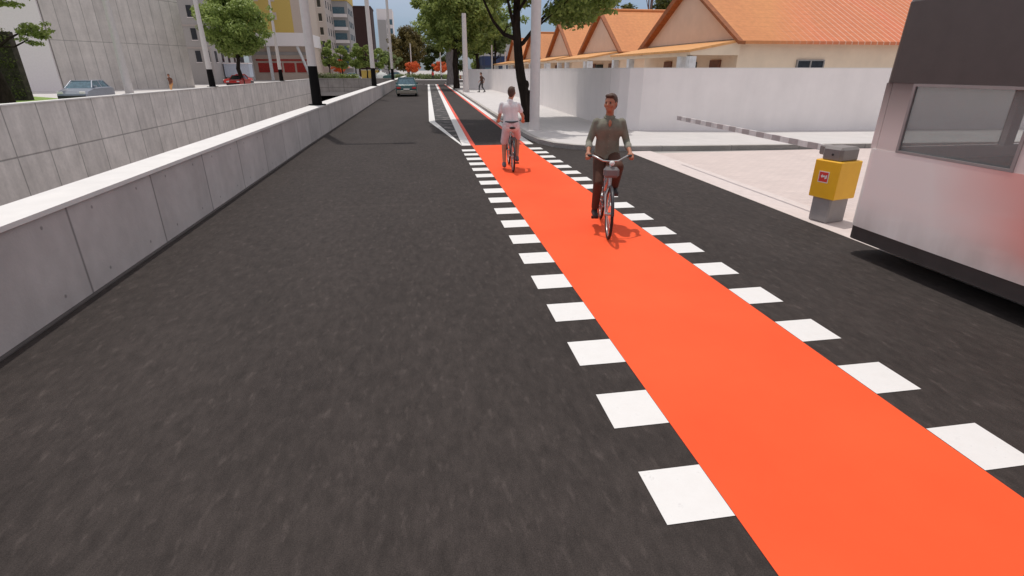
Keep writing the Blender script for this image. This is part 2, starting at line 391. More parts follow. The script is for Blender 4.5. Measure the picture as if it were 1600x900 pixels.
def copy_tree(o, parent=None):
    c = o.copy(); COL.objects.link(c); c.parent = parent
    for ch in [x for x in COL.objects if x.parent == o]: copy_tree(ch, c)
    return c
def voxel(mb, name, m, parent, vox=.012, smooth_it=2):
    me = bpy.data.meshes.new('tmp'); me.from_pydata(mb.v, [], mb.f); me.update()
    o = bpy.data.objects.new('tmp', me); COL.objects.link(o)
    r = o.modifiers.new('r', 'REMESH'); r.mode = 'VOXEL'; r.voxel_size = vox
    if smooth_it:
        sm = o.modifiers.new('s', 'SMOOTH'); sm.iterations = smooth_it; sm.factor = .5
    dg = bpy.context.evaluated_depsgraph_get(); dg.update()
    nm = bpy.data.meshes.new_from_object(o.evaluated_get(dg)); bpy.data.objects.remove(o)
    nm.name = name; nm.materials.clear(); nm.materials.append(M[m])
    nm.polygons.foreach_set('use_smooth', [True]*len(nm.polygons))
    ob = bpy.data.objects.new(name, nm); COL.objects.link(ob); ob.parent = parent
    return ob

# ------------------------------------------------------------------ ground, road, pavements
g = MB()
BX = (-900, -21.35, -3.9, 900); BY = (-60, 118.0, 1500)
# one sheet with the opening of the sunken road cut out of it
def sheet(g, x0, y0, x1, y1, z): g.add([(x0, y0, z), (x1, y0, z), (x1, y1, z), (x0, y1, z)], [(0, 1, 2, 3)])
vx = [-900, -21.35, -3.85, 900]; vy = [-400, -60, 118.0, 1500]
vs = [(x, y, -.012) for y in vy for x in vx]; fs = []
for j in range(3):
    for i in range(3):
        if (i, j) != (1, 1): a = j*4+i; fs.append((a, a+1, a+5, a+4))
g.add(vs, fs); struct('ground', g, 'ground')
r = MB(); sheet(r, -3.65, -60, 5.6, 16.2, 0)
r.add([(5.6, -60, 0), (30, -60, 0), (30, -12, 0), (5.6, -12, 0)], [(0, 1, 2, 3)])
def KX(y): return 3.35 + (y-16.2)*.0133          # kerb of the right pavement beyond the side entry
def BRX(y): return -3.36 + max(0, y-17)*.0095    # road face of the left barrier
r.add([(-3.65, 16.2, 0), (3.9, 16.2, 0), (KX(95)+.1, 95, 0), (BRX(95)-.2, 95, 0)], [(0, 1, 2, 3)])
r.add([(BRX(95)-.2, 95, 0), (KX(95)+.1, 95, 0), (60, 97, 0), (60, 122, 0), (BRX(118), 122, 0)], [(0, 1, 2, 3, 4)])
r.add([(3.9, 14.6, 0.0), (5.6, 13.9, 0.0), (5.6, 16.2, 0.0), (3.9, 16.2, 0)], [(0, 1, 2, 3)]) if False else None
struct('road', r, 'asphalt')
lane = MB(); sheet(lane, 1.455, -30, 3.025, 16.15, .004); struct('cycle_lane', lane, 'red')
mk = MB()
for k in range(-14, 20):
    y = 2.0 + k*.773
    if y > 15.9 or y < -8: continue
    sheet(mk, 1.085, y-.19, 1.452, y+.19, .004)
    sheet(mk, 3.03, y+.07-.19, 3.39, y+.07+.19, .004)
def lerp(a, b, t): return a+(b-a)*t
def line(mb, x0, x1, w, y0=16.17, y1=88, z=.004):
    n = 12
    for i in range(n):
        a, b = i/n, (i+1)/n
        mb.add([(lerp(x0, x1, a), lerp(y0, y1, a), z), (lerp(x0, x1, a)+w, lerp(y0, y1, a), z), (lerp(x0, x1, b)+w, lerp(y0, y1, b), z), (lerp(x0, x1, b), lerp(y0, y1, b), z)], [(0, 1, 2, 3)])
line(mk, 1.165, 2.50, .26)                    # white line left of the lane
line(mk, 3.10, 4.03, .24)                     # white line right of the lane
mk.add([(1.16, 16.1, .004), (1.16, 16.8, .004), (.60, 24.4, .004), (.33, 24.35, .004)], [(0, 1, 2, 3)])
line(mk, .34, 1.35, .27, 24.4, 88)
sheet(mk, .9, 88.4, 3.1, 88.9, .004); sheet(mk, -2.4, 90.0, .6, 90.35, .004); sheet(mk, 3.9, 88.4, 4.4, 88.9, .004)
mk.cur = 1
line(mk, 1.428, 2.763, .13); line(mk, 2.965, 3.895, .13)
struct('road_marking', mk, ['white', 'red_line'])
inf = MB(); inf.add([(1.15, 17.2, .008), (1.165+.0186*1.2, 17.3, .008), (2.48, 87.8, .008), (1.63, 87.8, .008), (.62, 24.4, .008)], [(0, 1, 2, 3, 4)])
struct('median_strip', inf, 'infill')
# dark drain line at the foot of the barrier
# brick apron of the side entry + border stone
ap = MB(); sheet(ap, 6.28, -12, 34, 13.75, .004); struct('driveway', ap, 'brick')
bd = MB(); sheet(bd, 5.60, -12, 6.28, 14.2, .004)
struct('driveway_border', bd, 'border')
# pavement right of the road, with its rounded kerb corner
outer = [(KX(95), 95), (KX(60), 60), (KX(30), 30), (3.40, 18.2), (3.42, 17.2), (3.52, 16.3), (3.78, 15.4), (4.25, 14.8), (4.9, 14.45), (5.8, 14.25), (7.0, 14.12), (11, 13.8), (34, 12.2)]
inner = [(34, 30), (34, 95)]
pv = MB(); pv.prism([(p[0], p[1]) for p in outer] + inner, -.05, .125)
pvo = struct('pavement', pv, 'pavement')
kb = MB(); kb.strip(outer[:5], -.05, .132, 0, .17); 
kc = MB(); kc.strip(outer[4:], -.05, .132, 0, .17)
for k_, nm_ in ((kb, 'kerb_y'), (kc, 'kerb')): struct('kerb', k_, nm_)
# junction: far pavement
fp = MB(); fp.prism([(-3.3, 122), (60, 122), (60, 150), (-60, 150), (-60, 121), (-22, 121)], -.05, .12); struct('far_pavement', fp, 'pavement')
# land on the far side of the sunken road
lp = MB(); sheet(lp, -60, -60, -21.35, 118, -.004); struct('left_pavement', lp, 'pavement')
lr = MB(); sheet(lr, -27.5, -60, -23.6, 118, 0.0); 
lr.v = [(x, y, z) for x, y, z in lr.v]
gl = MB(); gl.add([(-60, 20, .01), (-22.3, 20, .01), (-22.9, 43.5, .01), (-29.3, 50.5, .01), (-33, 54, .01), (-60, 56, .01)], [(0, 1, 2, 3, 4, 5)]); tag(gl.build('lawn', 'grass'), kind='structure')
# trench
tf = MB(); sheet(tf, -21.3, -60, -3.9, 146, -5.2); struct('sunken_road', tf, 'pale_bounce_floor')
tk = MB(); 
for y in range(-50, 120, 8): sheet(tk, -12.7, y, -12.5, y+3, -5.196)
struct('sunken_road_marking', tk, 'white')
tc = MB(); tc.box(-21.3, 118.6, -2.6, -3.9, 146, -2.3); tc.box(-21.3, 145.5, -5.2, -3.9, 146, -2.6); tc.box(-21.8, 118.6, -5.2, -21.3, 146, -2.3); tc.box(-3.9, 118.6, -5.2, -3.4, 146, -2.3)
struct('tunnel', tc, 'dark_in')
# walls of the trench
b = thing('barrier_wall', 'long grey concrete barrier wall with white top along the left edge of the road', 'wall')
path = [(BRX(y), y) for y in (-12, 5, 17, 60, 121)]
MB().strip(path, -5.2, .90, .03, .45).build('wall', 'barrier', b)
MB().strip(path, .90, .945, .0, .50).build('coping', 'coping', b)
ft = MB(); ft.strip(path, 0.001, .012, -.015, .03); ft.build('drain_joint', 'joint', b)
b = thing('retaining_wall', 'tall grey panelled retaining wall on the far side of the sunken road', 'wall')
MB().box(-21.4, -60, -5.2, -21.0, 118.6, .40).build('wall', 'retain', b)
MB().box(-21.5, -60, .40, -20.93, 118.6, .47).build('coping', 'coping', b)
b = thing('portal_wall', 'grey concrete portal wall closing the end of the sunken road', 'wall')
MB().box(-20.98, 118, -2.6, -3.05, 118.55, .40).build('wall', 'portal', b)
MB().box(-20.9, 117.9, .40, -3.05, 118.65, .50).build('coping', 'portal', b)
MB().box(-20.98, 117.55, -2.75, -3.9, 117.99, -2.1).build('ledge', 'grey_f', b)
# white boundary wall on the right
b = thing('boundary_wall', 'plain white rendered boundary wall bending round the corner of the pavement', 'wall')
wp = [(5.0, 64.6), (7.35, 60.3), (7.62, 59.2), (7.72, 46.6), (7.25, 34), (7.0, 24.0), (7.0, 20.0), (7.05, 19.2), (7.2, 18.6), (7.55, 18.25), (8.1, 18.1), (11, 17.5), (16.45, 17.0), (40, 15.2)]
MB().strip(wp, 0, 2.14, 0, .22).build('wall', 'white_wall', b)
MB().strip(wp, 2.14, 2.165, -.01, .23).build('coping', 'coping', b)

# ------------------------------------------------------------------ trees
def crown_mesh(centers, n, leaf, rng, flat=.6):
    """leaf-sized rhombs spread through clumps: centers = [(x,y,z,rx,rz)]"""
    C = np.array(centers); vol = C[:, 3]**2*C[:, 4]; p = vol/vol.sum()
    idx = rng.choice(len(C), n, p=p); c = C[idx]
    d = rng.normal(size=(n, 3)); d /= np.linalg.norm(d, axis=1)[:, None]
    rr = rng.random(n)**.42
    pos = c[:, :3] + d*rr[:, None]*np.stack([c[:, 3], c[:, 3], c[:, 4]], 1)
    nrm = d*.7 + rng.normal(size=(n, 3))*.6 + np.array([0, 0, flat]); nrm /= np.linalg.norm(nrm, axis=1)[:, None]
    t = np.cross(nrm, rng.normal(size=(n, 3))); t /= np.linalg.norm(t, axis=1)[:, None]; b_ = np.cross(nrm, t)
    s = leaf*(.6+.8*rng.random(n))[:, None]
    q = np.stack([pos-t*s, pos-b_*s*.55, pos+t*s, pos+b_*s*.55], 1).reshape(-1, 3)
    return q
def leaves(name, centers, n, leaf, mat, parent, seed=1, flat=.6):
    rng = np.random.default_rng(seed); q = crown_mesh(centers, n, leaf, rng, flat)
    me = bpy.data.meshes.new(name); me.vertices.add(len(q)); me.vertices.foreach_set('co', q.ravel())
    me.loops.add(len(q)); me.loops.foreach_set('vertex_index', np.arange(len(q)))
    me.polygons.add(n); me.polygons.foreach_set('loop_start', np.arange(0, 4*n, 4)); me.polygons.foreach_set('loop_total', np.full(n, 4))
    me.update(); me.validate(); me.materials.append(M[mat])
    o = bpy.data.objects.new(name, me); COL.objects.link(o)
    if parent: o.parent = parent
    return o
def tree(kind, label, loc, trunk, tr, R, z0, z1, mat='leaf', bark='bark', n=9000, leaf=.13, seed=1, clumps=16, group=None, off=(0, 0), cat='tree', limbs=6, cr=.42, lean=None):
    """trunk: trunk height to the first fork; crown fills radius R between z0 and z1"""
    rnd = random.Random(seed); t = thing(kind, label, cat, loc, 0, group)
    cs = []
    zc = (z0+z1)/2; hz = (z1-z0)/2
    for i in range(clumps):
        a = i*2.39996 + rnd.random()*.5; u = ((i+.5)/clumps)*2-1; rr = math.sqrt(max(0, 1-u*u))
        k = .38+.78*rnd.random()
        r_ = R*cr*(.38+.62*rnd.random())*(1.15 if k < .8 else .7)
        cs.append((off[0]+math.cos(a)*rr*R*k*1.05, off[1]+math.sin(a)*rr*R*k*1.05, zc+u*hz*.74, r_, r_*.62*(hz/R if hz > R else 1)))
    tk = MB(); lx = lean or (0, 0)
    p = [(0, 0, -.1), (lx[0]*.2, lx[1]*.2, trunk*.35), (lx[0]*.7+.05*R*rnd.uniform(-1, 1), lx[1]*.7, trunk*.7), (lx[0], lx[1], trunk), (lx[0]*.5+off[0]*.6, lx[1]*.5+off[1]*.6, zc), (off[0], off[1], z1-hz*.3)]
    tk.tube(p, [tr*1.35, tr, tr*.92, tr*.8, tr*.45, tr*.12], 12)
    for i in range(min(limbs, clumps)):
        c = cs[(i*3) % clumps]; s0 = Vector(p[3]) + Vector((0, 0, (zc-trunk)*.25*rnd.random()))
        e = Vector(c[:3]); m_ = s0.lerp(e, .5) + Vector((rnd.uniform(-.1, .1)*R, rnd.uniform(-.1, .1)*R, -.06*R))
        tk.tube([s0, m_, e], [tr*.42, tr*.26, tr*.08], 7)
        for k in range(2):
            e2 = e + Vector((rnd.uniform(-1, 1), rnd.uniform(-1, 1), rnd.uniform(-.2, .8)))*R*.25
            tk.tube([m_, m_.lerp(e2, .6)+Vector((0, 0, .03*R)), e2], [tr*.18, tr*.1, tr*.03], 5)
    tk.build('trunk', bark, t)
    leaves('crown', cs, n, leaf, mat, t, seed)
    return t
# street tree by the entry corner
t = thing('street_tree', 'street tree with dark crooked trunk behind the thick lamp post at the pavement corner', 'tree', (4.46, 22.2, .12))
tk = MB()
tk.tube([(-.12, 0, -.05), (-.17, 0, .5), (-.28, 0, 1.1), (-.42, .02, 1.7), (-.51, 0, 2.3), (-.56, 0, 2.9), (-.62, 0, 3.5), (-.58, .1, 4.4), (-.4, .1, 5.6), (-.2, 0, 7.2)],
        [.27, .22, .20, .19, .175, .165, .16, .13, .09, .04], 14)
tk.ball((-.08, -.03, 1.0), .15, (.9, .9, 1.5)); tk.ball((-.22, -.04, 1.42), .14, (.9, .9, 1.3))
for pth, rr in (([(-.68, 0, 3.1), (-1.1, .05, 3.25), (-1.5, .1, 3.7), (-1.9, .1, 4.5), (-2.3, .1, 5.4)], .085), ([(-.66, 0, 2.75), (-.35, -.05, 2.95), (-.05, 0, 3.3), (.5, 0, 3.9), (1.4, .1, 4.7), (2.2, 0, 5.4)], .095),
               ([(-.7, 0, 3.5), (-.9, -.3, 4.0), (-1.2, -.7, 4.9), (-1.4, -1.2, 6.0)], .08), ([(-.65, 0, 3.9), (-.2, -.5, 4.6), (.3, -1.1, 5.5)], .07), ([(-.65, .1, 4.2), (-.3, .8, 4.8), (.2, 1.7, 5.7)], .07),
               ([(-.05, 0, 3.3), (.5, -.6, 3.8), (1.2, -1.1, 4.4)], .05), ([(.5, 0, 3.9), (1.2, .5, 4.1), (1.9, .8, 4.3)], .05), ([(-1.1, .05, 3.25), (-1.0, -.1, 3.5), (-.75, 0, 3.55)], .035)):
    tk.tube(pth, [rr*(1-.75*i/(len(pth)-1)) for i in range(len(pth))], 8)
tk.build('trunk', 'bark', t)
rc = random.Random(4); cs = []
for i in range(46):
    a = rc.random()*2*PI; r_ = 3.35*math.sqrt(rc.random()); x = -.15+r_*math.cos(a); y = r_*math.sin(a)*.95
    zz = 4.35+rc.random()*3.0 + max(0, .15*r_); 
    if x < -1.9: zz += .9
    if -1.9 < x < -.3 and y < .5: zz += .5
    if x > .6: zz -= .45
    cs.append((x, y, zz, .55+.45*rc.random(), .36+.25*rc.random()))
for i in range(60):                              # high leaf clumps out of view, added to shape the shadow below
    cs.append((rc.uniform(-4.0, 1.8), rc.uniform(-3.0, 4.0), rc.uniform(5.2, 7.2), rc.uniform(.7, 1.1), rc.uniform(.4, .6)))
cs += [(-1.5, .3, 4.75, .55, .35), (-.9, .6, 4.7, .5, .3), (-2.2, .2, 4.9, .6, .4), (-3.0, 0, 4.7, .6, .35), (-.2, .8, 4.5, .5, .3)]
cs += [(1.6, -.2, 3.75, .65, .35), (1.0, .4, 3.9, .5, .3), (2.3, .3, 4.0, .6, .35), (.7, -.4, 4.0, .5, .3), (-.9, .2, 3.6, .28, .12), (2.9, 0, 4.3, .6, .4)]
leaves('crown', cs, 60000, .095, 'leaf', t, 11)

tree('street_tree', 'tall leafy street tree on the pavement beside the second lamp post', (4.25, 64.5, .12), 3.6, .30, 3.9, 3.0, 11.5, 'leaf', n=20000, leaf=.17, seed=3, clumps=54, off=(.1, 0), cr=.38)
tree('old_tree', 'broad old tree with a very thick grey trunk farther along the pavement', (4.9, 82, .12), 5.0, .75, 4.6, 5.2, 14, 'leaf', 'bark2', n=13000, leaf=.22, seed=5, clumps=22)
BG = 'trees beyond the white wall and houses'
tree('tall_tree', 'tall dark green tree behind the left end of the white wall', (9.5, 92, 0), 4, .3, 5.0, 3.5, 15, 'leaf', n=15000, leaf=.22, seed=8, clumps=36, group=BG)
tree('tall_tree', 'tall green tree above the white wall left of the crooked trunk', (13.5, 104, 0), 4, .3, 5.4, 4.2, 15.5, 'leaf_l', n=13000, leaf=.24, seed=9, clumps=34, group=BG)
tree('garden_tree', 'light green garden tree rising between the orange roofs', (17.5, 60, 0), 4, .25, 4.0, 5.6, 11.5, 'leaf_l', n=11000, leaf=.17, seed=10, clumps=20, group=BG)
tree('garden_tree', 'brownish loose tree behind the ridge of the second orange roof', (27.5, 66, 0), 5, .3, 4.6, 6.0, 13.5, 'leaf_d', 'bark2', n=7000, leaf=.17, seed=12, clumps=16, group=BG)
tree('garden_tree', 'sparse tree behind the gap between the two nearest roofs', (35.5, 70, 0), 5, .3, 4.8, 6.4, 13.5, 'leaf_b', 'bark2', n=5000, leaf=.18, seed=13, clumps=16, group=BG)
tree('garden_tree', 'small pale tree seen just right of the crooked trunk', (13.0, 96, 0), 3, .2, 3.2, 4.0, 10.0, 'leaf_p', n=4000, leaf=.2, seed=14, clumps=12, group=BG)
# far right side of the junction
tree('round_tree', 'large round brownish green tree at the end of the street', (-2.6, 162, 0), 4, .4, 4.9, 1.5, 13.6, 'leaf_b', 'bark2', n=17000, leaf=.27, seed=20, clumps=60, cr=.50)
for i, (x, y, hgt_, R_, m_, lb) in enumerate([(4.2, 170, 9, 4.2, 'leaf_d', 'low dark tree just right of the large round brownish tree'), (11.5, 166, 13, 5.0, 'leaf_d', 'dark bushy tree behind the right orange flowering tree'), (19, 160, 12, 5.0, 'leaf', 'green tree at the far right end of the cross street')]):
    tree('park_tree', lb, (x, y, 0), 3, .3, R_, 1.0, hgt_, m_, n=6000, leaf=.3, seed=30+i, clumps=16, group='park trees behind the junction')
for i, (x, y, R_, zt, lb) in enumerate([(-19.6, 150, 2.0, 4.6, 'round orange flowering tree under the row of green trees'), (-1.3, 150, 2.15, 4.4, 'round orange flowering tree at the end of the road, below the big round tree'), (6.1, 150, 2.1, 4.4, 'round orange flowering tree behind the right lamp posts'), (-26.6, 150, 1.9, 4.6, 'orange flowering tree partly behind the thick black based lamp post')]):
    tree('orange_tree', lb, (x, y, 0), 1.4, .13, R_, 1.25, zt, 'leaf_o', n=3200, leaf=.17, seed=40+i, clumps=14, group='orange flowering trees', cr=.5)
# left side
tree('plane_tree', 'large bright green tree beyond the sunken road, beside the windowed grey building', (-20.9, 70, 0) if False else (-23.2, 80, 0), 3.2, .28, 4.5, 3.4, 12.0, 'leaf_l', n=18000, leaf=.19, seed=50, clumps=44, off=(.3, 0), cr=.38)
row = [(-23.2, 136, 7.8, 2.6, 'leaf', 'leftmost tree of the green row past the tunnel portal'), (-20.3, 138, 9.2, 2.4, 'leaf_l', 'tallest light green tree of the row past the tunnel portal'), (-17.3, 136, 7.6, 2.4, 'leaf', 'dark green tree above the orange flowering tree in the row'),
       (-14.4, 138, 8.2, 2.3, 'leaf_l', 'light green tree in the middle of the row past the portal'), (-11.7, 136, 7.6, 2.2, 'leaf', 'bushy green tree in front of the dark brown tower'), (-9.2, 140, 7.0, 2.0, 'leaf_l', 'last green tree at the right end of the row')]
for i, (x, y, h_, R_, m_, lb) in enumerate(row):
    tree('park_tree', lb, (x, y, 0), 2.2, .16, R_, 2.2, h_, m_, n=4200, leaf=.2, seed=60+i, clumps=14, group='row of trees past the tunnel portal')
tree('pale_tree', 'pale olive tree leaning over the road end beside the barrier', (-7.2, 146, 0), 2, .15, 3.0, 1.8, 6.6, 'leaf_p', n=5200, leaf=.2, seed=70, clumps=14)
# near left tree beside the lawn
t = thing('lawn_tree', 'dark trunked tree on the lawn at the left edge of the picture', 'tree', (-27.75, 43.2, 0))
tk = MB(); tk.tube([(-.2, 0, -.1), (-.1, 0, .9), (-.35, 0, 2.4), (-.5, 0, 3.6), (-.9, .2, 5.2), (-1.2, 0, 7.5)], [.55, .36, .34, .30, .2, .08], 12)
tk.tube([(-.4, 0, 3.1), (.5, -.1, 3.45), (1.3, -.1, 4.0), (1.9, 0, 4.3), (2.6, .1, 4.2)], [.13, .1, .08, .05, .02], 7)
tk.tube([(.7, -.1, 3.5), (1.4, 0, 3.5), (2.2, .1, 3.9), (2.9, 0, 3.7)], [.07, .06, .04, .02], 6)
tk.tube([(-.6, 0, 4.2), (.4, 0, 5.6), (1.6, .1, 6.6)], [.14, .09, .03], 7)
tk.build('trunk', 'bark', t)
cs = [(2.3, 0, 4.45, .55, .30), (2.9, .1, 4.7, .50, .22), (2.0, 0, 4.0, .4, .18), (2.7, .1, 3.75, .55, .18), (3.3, 0, 4.25, .45, .3), (3.6, 0, 4.9, .4, .15), (3.0, .1, 4.3, .6, .3), (2.5, .2, 4.8, .5, .2), (3.8, .1, 4.5, .35, .15), (2.2, 0, 6.0, .5, .2), (2.9, 0, 6.5, .6, .2),
      (-.3, .2, 6.7, .9, .6), (.6, 0, 6.2, .8, .35), (1.4, 0, 6.1, .6, .25), (-1.2, .1, 5.9, .9, .5), (.5, 0, 7.2, 1.0, .4), (1.9, .1, 7.1, .9, .35), (3.1, 0, 7.3, .7, .2), (-1.6, 0, 7.6, 1.2, .6), (.2, 0, 8.3, 1.5, .7), (-.6, 0, 5.4, .5, .25), (-1.0, 0, 4.6, .5, .3)]
leaves('crown', cs, 9500, .11, 'leaf', t, 71)
# hedges and shrubs of the junction island
for i, (x0, x1, y, h_, m_, lb) in enumerate([(-4.6, .6, 127, 1.25, 'leaf_p', 'low pale green shrub bed at the end of the road, left part'), (1.2, 5.4, 128, 1.2, 'leaf_p', 'low green shrub bed under the right orange tree'), (6.0, 9.0, 129, 1.1, 'leaf_l', 'small green shrub bed at the far pavement corner')]):
    cs = [(lerp(x0, x1, k/7), y, h_*.5, .8, h_*.6) for k in range(8)]
    tag(leaves('hedge', cs, 2200, .14, m_, None, 80+i), lb, 'hedge', 'shrub beds at the junction')
for i, (x0, x1, y, h_, m_, lb) in enumerate([(-20.5, -16.6, 121.5, 1.5, 'leaf_p', 'low green planting on top of the tunnel portal, left part'), (-16.3, -12.8, 122.5, 1.3, 'leaf', 'low green planting on top of the portal near the orange tree')]):
    cs = [(lerp(x0, x1, k/7), y, h_*.5, .7, h_*.6) for k in range(8)]
    tag(leaves('hedge', cs, 1800, .13, m_, None, 90+i), lb, 'hedge', 'planting over the portal')

# ------------------------------------------------------------------ houses with orange roofs behind the wall
def house(y0, y1, label, detail):
    t = thing('house', label, 'house', (13.0, y0, 0), 0, 'orange roofed houses behind the white wall')
    W = y1-y0; ym = W/2; ez = 3.30; rz_ = 6.0; LX = 17.0
    wl = MB(); wl.box(.25, .15, 0, LX-.2, W-.15, ez-.02); wl.build('wall', 'cream', t)
    gb = MB(); gb.add([(.25, .3, ez), (.25, W-.3, ez), (.25, ym, rz_-.22), (.4, .3, ez), (.4, W-.3, ez), (.4, ym, rz_-.22)], [(0, 2, 1), (3, 4, 5), (0, 1, 4, 3), (0, 3, 5, 2), (1, 2, 5, 4)]); gb.build('gable', 'gable', t)
    rf = MB(); th = .12
    for sgn, ye in ((1, 0.), (-1, W)):
        a = [(0, ye-.25*sgn, ez-.1), (LX, ye-.25*sgn, ez-.1), (LX, ym, rz_), (0, ym, rz_)]
        rf.add(a + [(x, y, z-th) for x, y, z in a], [(0, 1, 2, 3), (7, 6, 5, 4), (0, 4, 5, 1), (3, 7, 4, 0), (1, 5, 6, 2)])
    rf.tube([(0, ym, rz_+.03), (LX, ym, rz_+.03)], .11, 8)
    rf.build('roof', 'roof', t)
    rk = MB()                                   # projecting verge boards of the gable
    for ye, sg in ((0., 1), (W, -1)):
        a = Vector((0, ye-.275*sg, ez-.115)); b_ = Vector((0, ym, rz_+.005)); dn = Vector((0, 0, -.30 if sg < 0 else -.13)); o_ = Vector((-.08, 0, .02))
        rk.add([a+o_, b_+o_, b_+dn+o_, a+dn+o_, a+Vector((.25, 0, -.005)), b_+Vector((.25, 0, -.005)), b_+dn+Vector((.25, 0, 0)), a+dn+Vector((.25, 0, 0))], [(0, 1, 2, 3), (3, 2, 6, 7), (0, 3, 7, 4), (4, 7, 6, 5), (0, 4, 5, 1), (1, 5, 6, 2)])
    rk.build('verge_board', 'rake', t)
    # porch on the street side
    px = -2.05
    pr = MB(); a = [(px, -.05, 2.86), (px, W-.6, 2.86), (.2, W-.6, 3.26), (.2, -.05, 3.26)]
    pr.add(a + [(x, y, z-.09) for x, y, z in a], [(0, 3, 2, 1), (4, 5, 6, 7), (0, 4, 7, 3), (0, 1, 5, 4), (1, 2, 6, 5), (2, 3, 7, 6)])
    pr.build('porch_roof', 'eave', t)
    pw = MB()
    pw.box(px+.08, 0, 2.66, .22, .2, 2.86); pw.add([(px+.08, 0, 2.862), (.22, 0, 2.862), (.22, 0, 3.16), (px+.08, .2, 2.862), (.22, .2, 2.862), (.22, .2, 3.16)], [(0, 1, 2), (3, 5, 4), (0, 2, 5, 3)])
    pw.box(px+.08, .22, 2.62, px+.3, W-.8, 2.76)
    pw.build('porch_beam', 'cream', t)
    for yy in (.12, .95, W-3.3, W-.95):
        MB().box(px+.06, yy-.16, 0, px+.36, yy+.16, 2.62).build('porch_column', 'column', t)
    dr = MB(); dr.box(.18, 1.4, 0, .24, 2.3, 2.5); dr.build('door', 'brown', t)
    dr = MB(); dr.box(.18, W-3.9, 0, .24, W-3.0, 2.5); dr.build('door', 'brown', t)
    fz = MB(); fz.box(.17, 3.6, .9, .24, 5.2, 2.45); fz.build('window', 'glass_d', t)
    if detail:
        f = thing('window', None, None, (3.05, .10, 2.12)); f.parent = t
        fr = MB()
        for (a0, b0, a1, b1) in ((-.05, -.35, 1.25, -.30), (-.05, .33, 1.25, .38), (-.05, -.30, .0, .33), (1.2, -.30, 1.25, .33), (.57, -.30, .63, .33)):
            fr.box(a0, -.04, b0, a1, .06, b1)
        fr.build('frame', 'frame', f); MB().box(0, .0, -.30, 1.2, .03, .33).build('pane', 'glass_d', f)
    return t
house(22.0, 32.2, 'nearest cream house, with the largest orange and red roof behind the white wall', True)
house(36.0, 45.2, 'second cream house with plain orange roof and brown verge, left of the nearest one', True)
house(48.0, 57.0, 'third orange roofed house, its roof just right of the thick lamp post', False)
house(60.5, 70.5, 'fourth orange roofed house, mostly behind the thick lamp post', False)
house(73.0, 83.5, 'farthest orange roofed house, its gable left of the crooked trunk', False)

# ------------------------------------------------------------------ lamp posts
def pole(label, loc, h, r0, r1, band, group, lamp_dir=1, head=True, reach=1.5):
    t = thing('lamp_post', label, 'lamp post', loc, 0, group)
    if band:
        MB().tube([(0, 0, 0), (0, 0, band)], [r0*1.12, r0*1.0], 16).build('black_base', 'black', t)
        MB().tube([(0, 0, 0.0), (0, 0, .035)], [r0*2.0, r0*1.9], 16).build('base_plate', 'black', t)
        MB().tube([(0, 0, band), (0, 0, h)], [r0*.98, r1], 16).build('shaft', 'pole', t)
    else:
        MB().tube([(0, 0, 0), (0, 0, h)], [r0, r1], 16).build('shaft', 'pole', t)
        MB().tube([(0, 0, 0), (0, 0, .25)], [r0*1.25, r0*1.12], 16).build('base_collar', 'pole', t)
    if head:
        a = MB(); a.tube([(0, 0, h-.05), (lamp_dir*.5, 0, h+.25), (lamp_dir*reach, 0, h+.35)], [r1, r1*.8, r1*.7], 8); a.build('arm', 'pole', t)
        lh = MB(); lh.box(min(lamp_dir*(reach-.1), lamp_dir*(reach+.6)), -.16, h+.27, max(lamp_dir*(reach-.1), lamp_dir*(reach+.6)), .16, h+.40, bev=.03); lh.build('lamp_head', 'boxgrey', t)
    return t
GB = 'black based lamp posts on the barrier wall'; GL = 'lamp posts along the far retaining wall'; GR = 'lamp posts on the right pavement'
pole('thick lamp post with black base standing on the barrier wall, nearest of its row', (BRX(20.6)-.26, 20.5, .945), 11.5, .155, .13, 1.27, GB, reach=1.6)
pole('black based lamp post on the barrier wall in front of the dark brown tower', (BRX(44)-.26, 44.2, .945), 11.5, .17, .13, 1.27, GB, reach=1.6)
pole('third black based lamp post, near the far end of the barrier wall', (BRX(71)-.26, 71.0, .945), 11.5, .17, .14, 1.27, GB, reach=1.6)
pole('pale lamp post without a black base in front of the big windowless facade', (-22.0, 47.3, 0), 12.5, .30, .12, 0, GL)
pole('lamp post with black base in front of the windowed grey building, beyond the sunken road', (-21.25, 63.0, .47), 11.5, .28, .15, 1.68, GL)
pole('lamp post with black base in front of the yellow building', (-21.25, 93.5, .47), 11.5, .28, .15, 1.68, GL)
pole('thick pale lamp post at the pavement corner beside the crooked tree', (3.98, 19.15, .125), 7.6, .178, .16, 0, GR, head=True)
pole('second pale lamp post on the right pavement, left of the walking pedestrian', (4.42, 53.5, .125), 6.7, .27, .19, 0, GR, head=False)
pole('slim pale lamp post beside the junction, next to the thick grey trunk', (5.05, 92, .125), 4.8, .26, .13, 0, GR, head=False)
pole('thin lamp post in front of the right orange tree', (5.0, 126, .12), 6.0, .16, .1, 0, 'thin posts in the distance', head=False)
pole('thin post behind the white wall, left of the blue building', (11.4, 88, 0), 5.6, .13, .1, 0, 'thin posts in the distance', head=False)
pole('thin post behind the white wall, in front of the blue building', (13.2, 86, 0), 4.6, .13, .1, 0, 'thin posts in the distance', head=False)
pole('thin post standing before the large round brownish tree', (-1.6, 152, 0), 8.4, .2, .12, 0, 'thin posts in the distance', head=False)

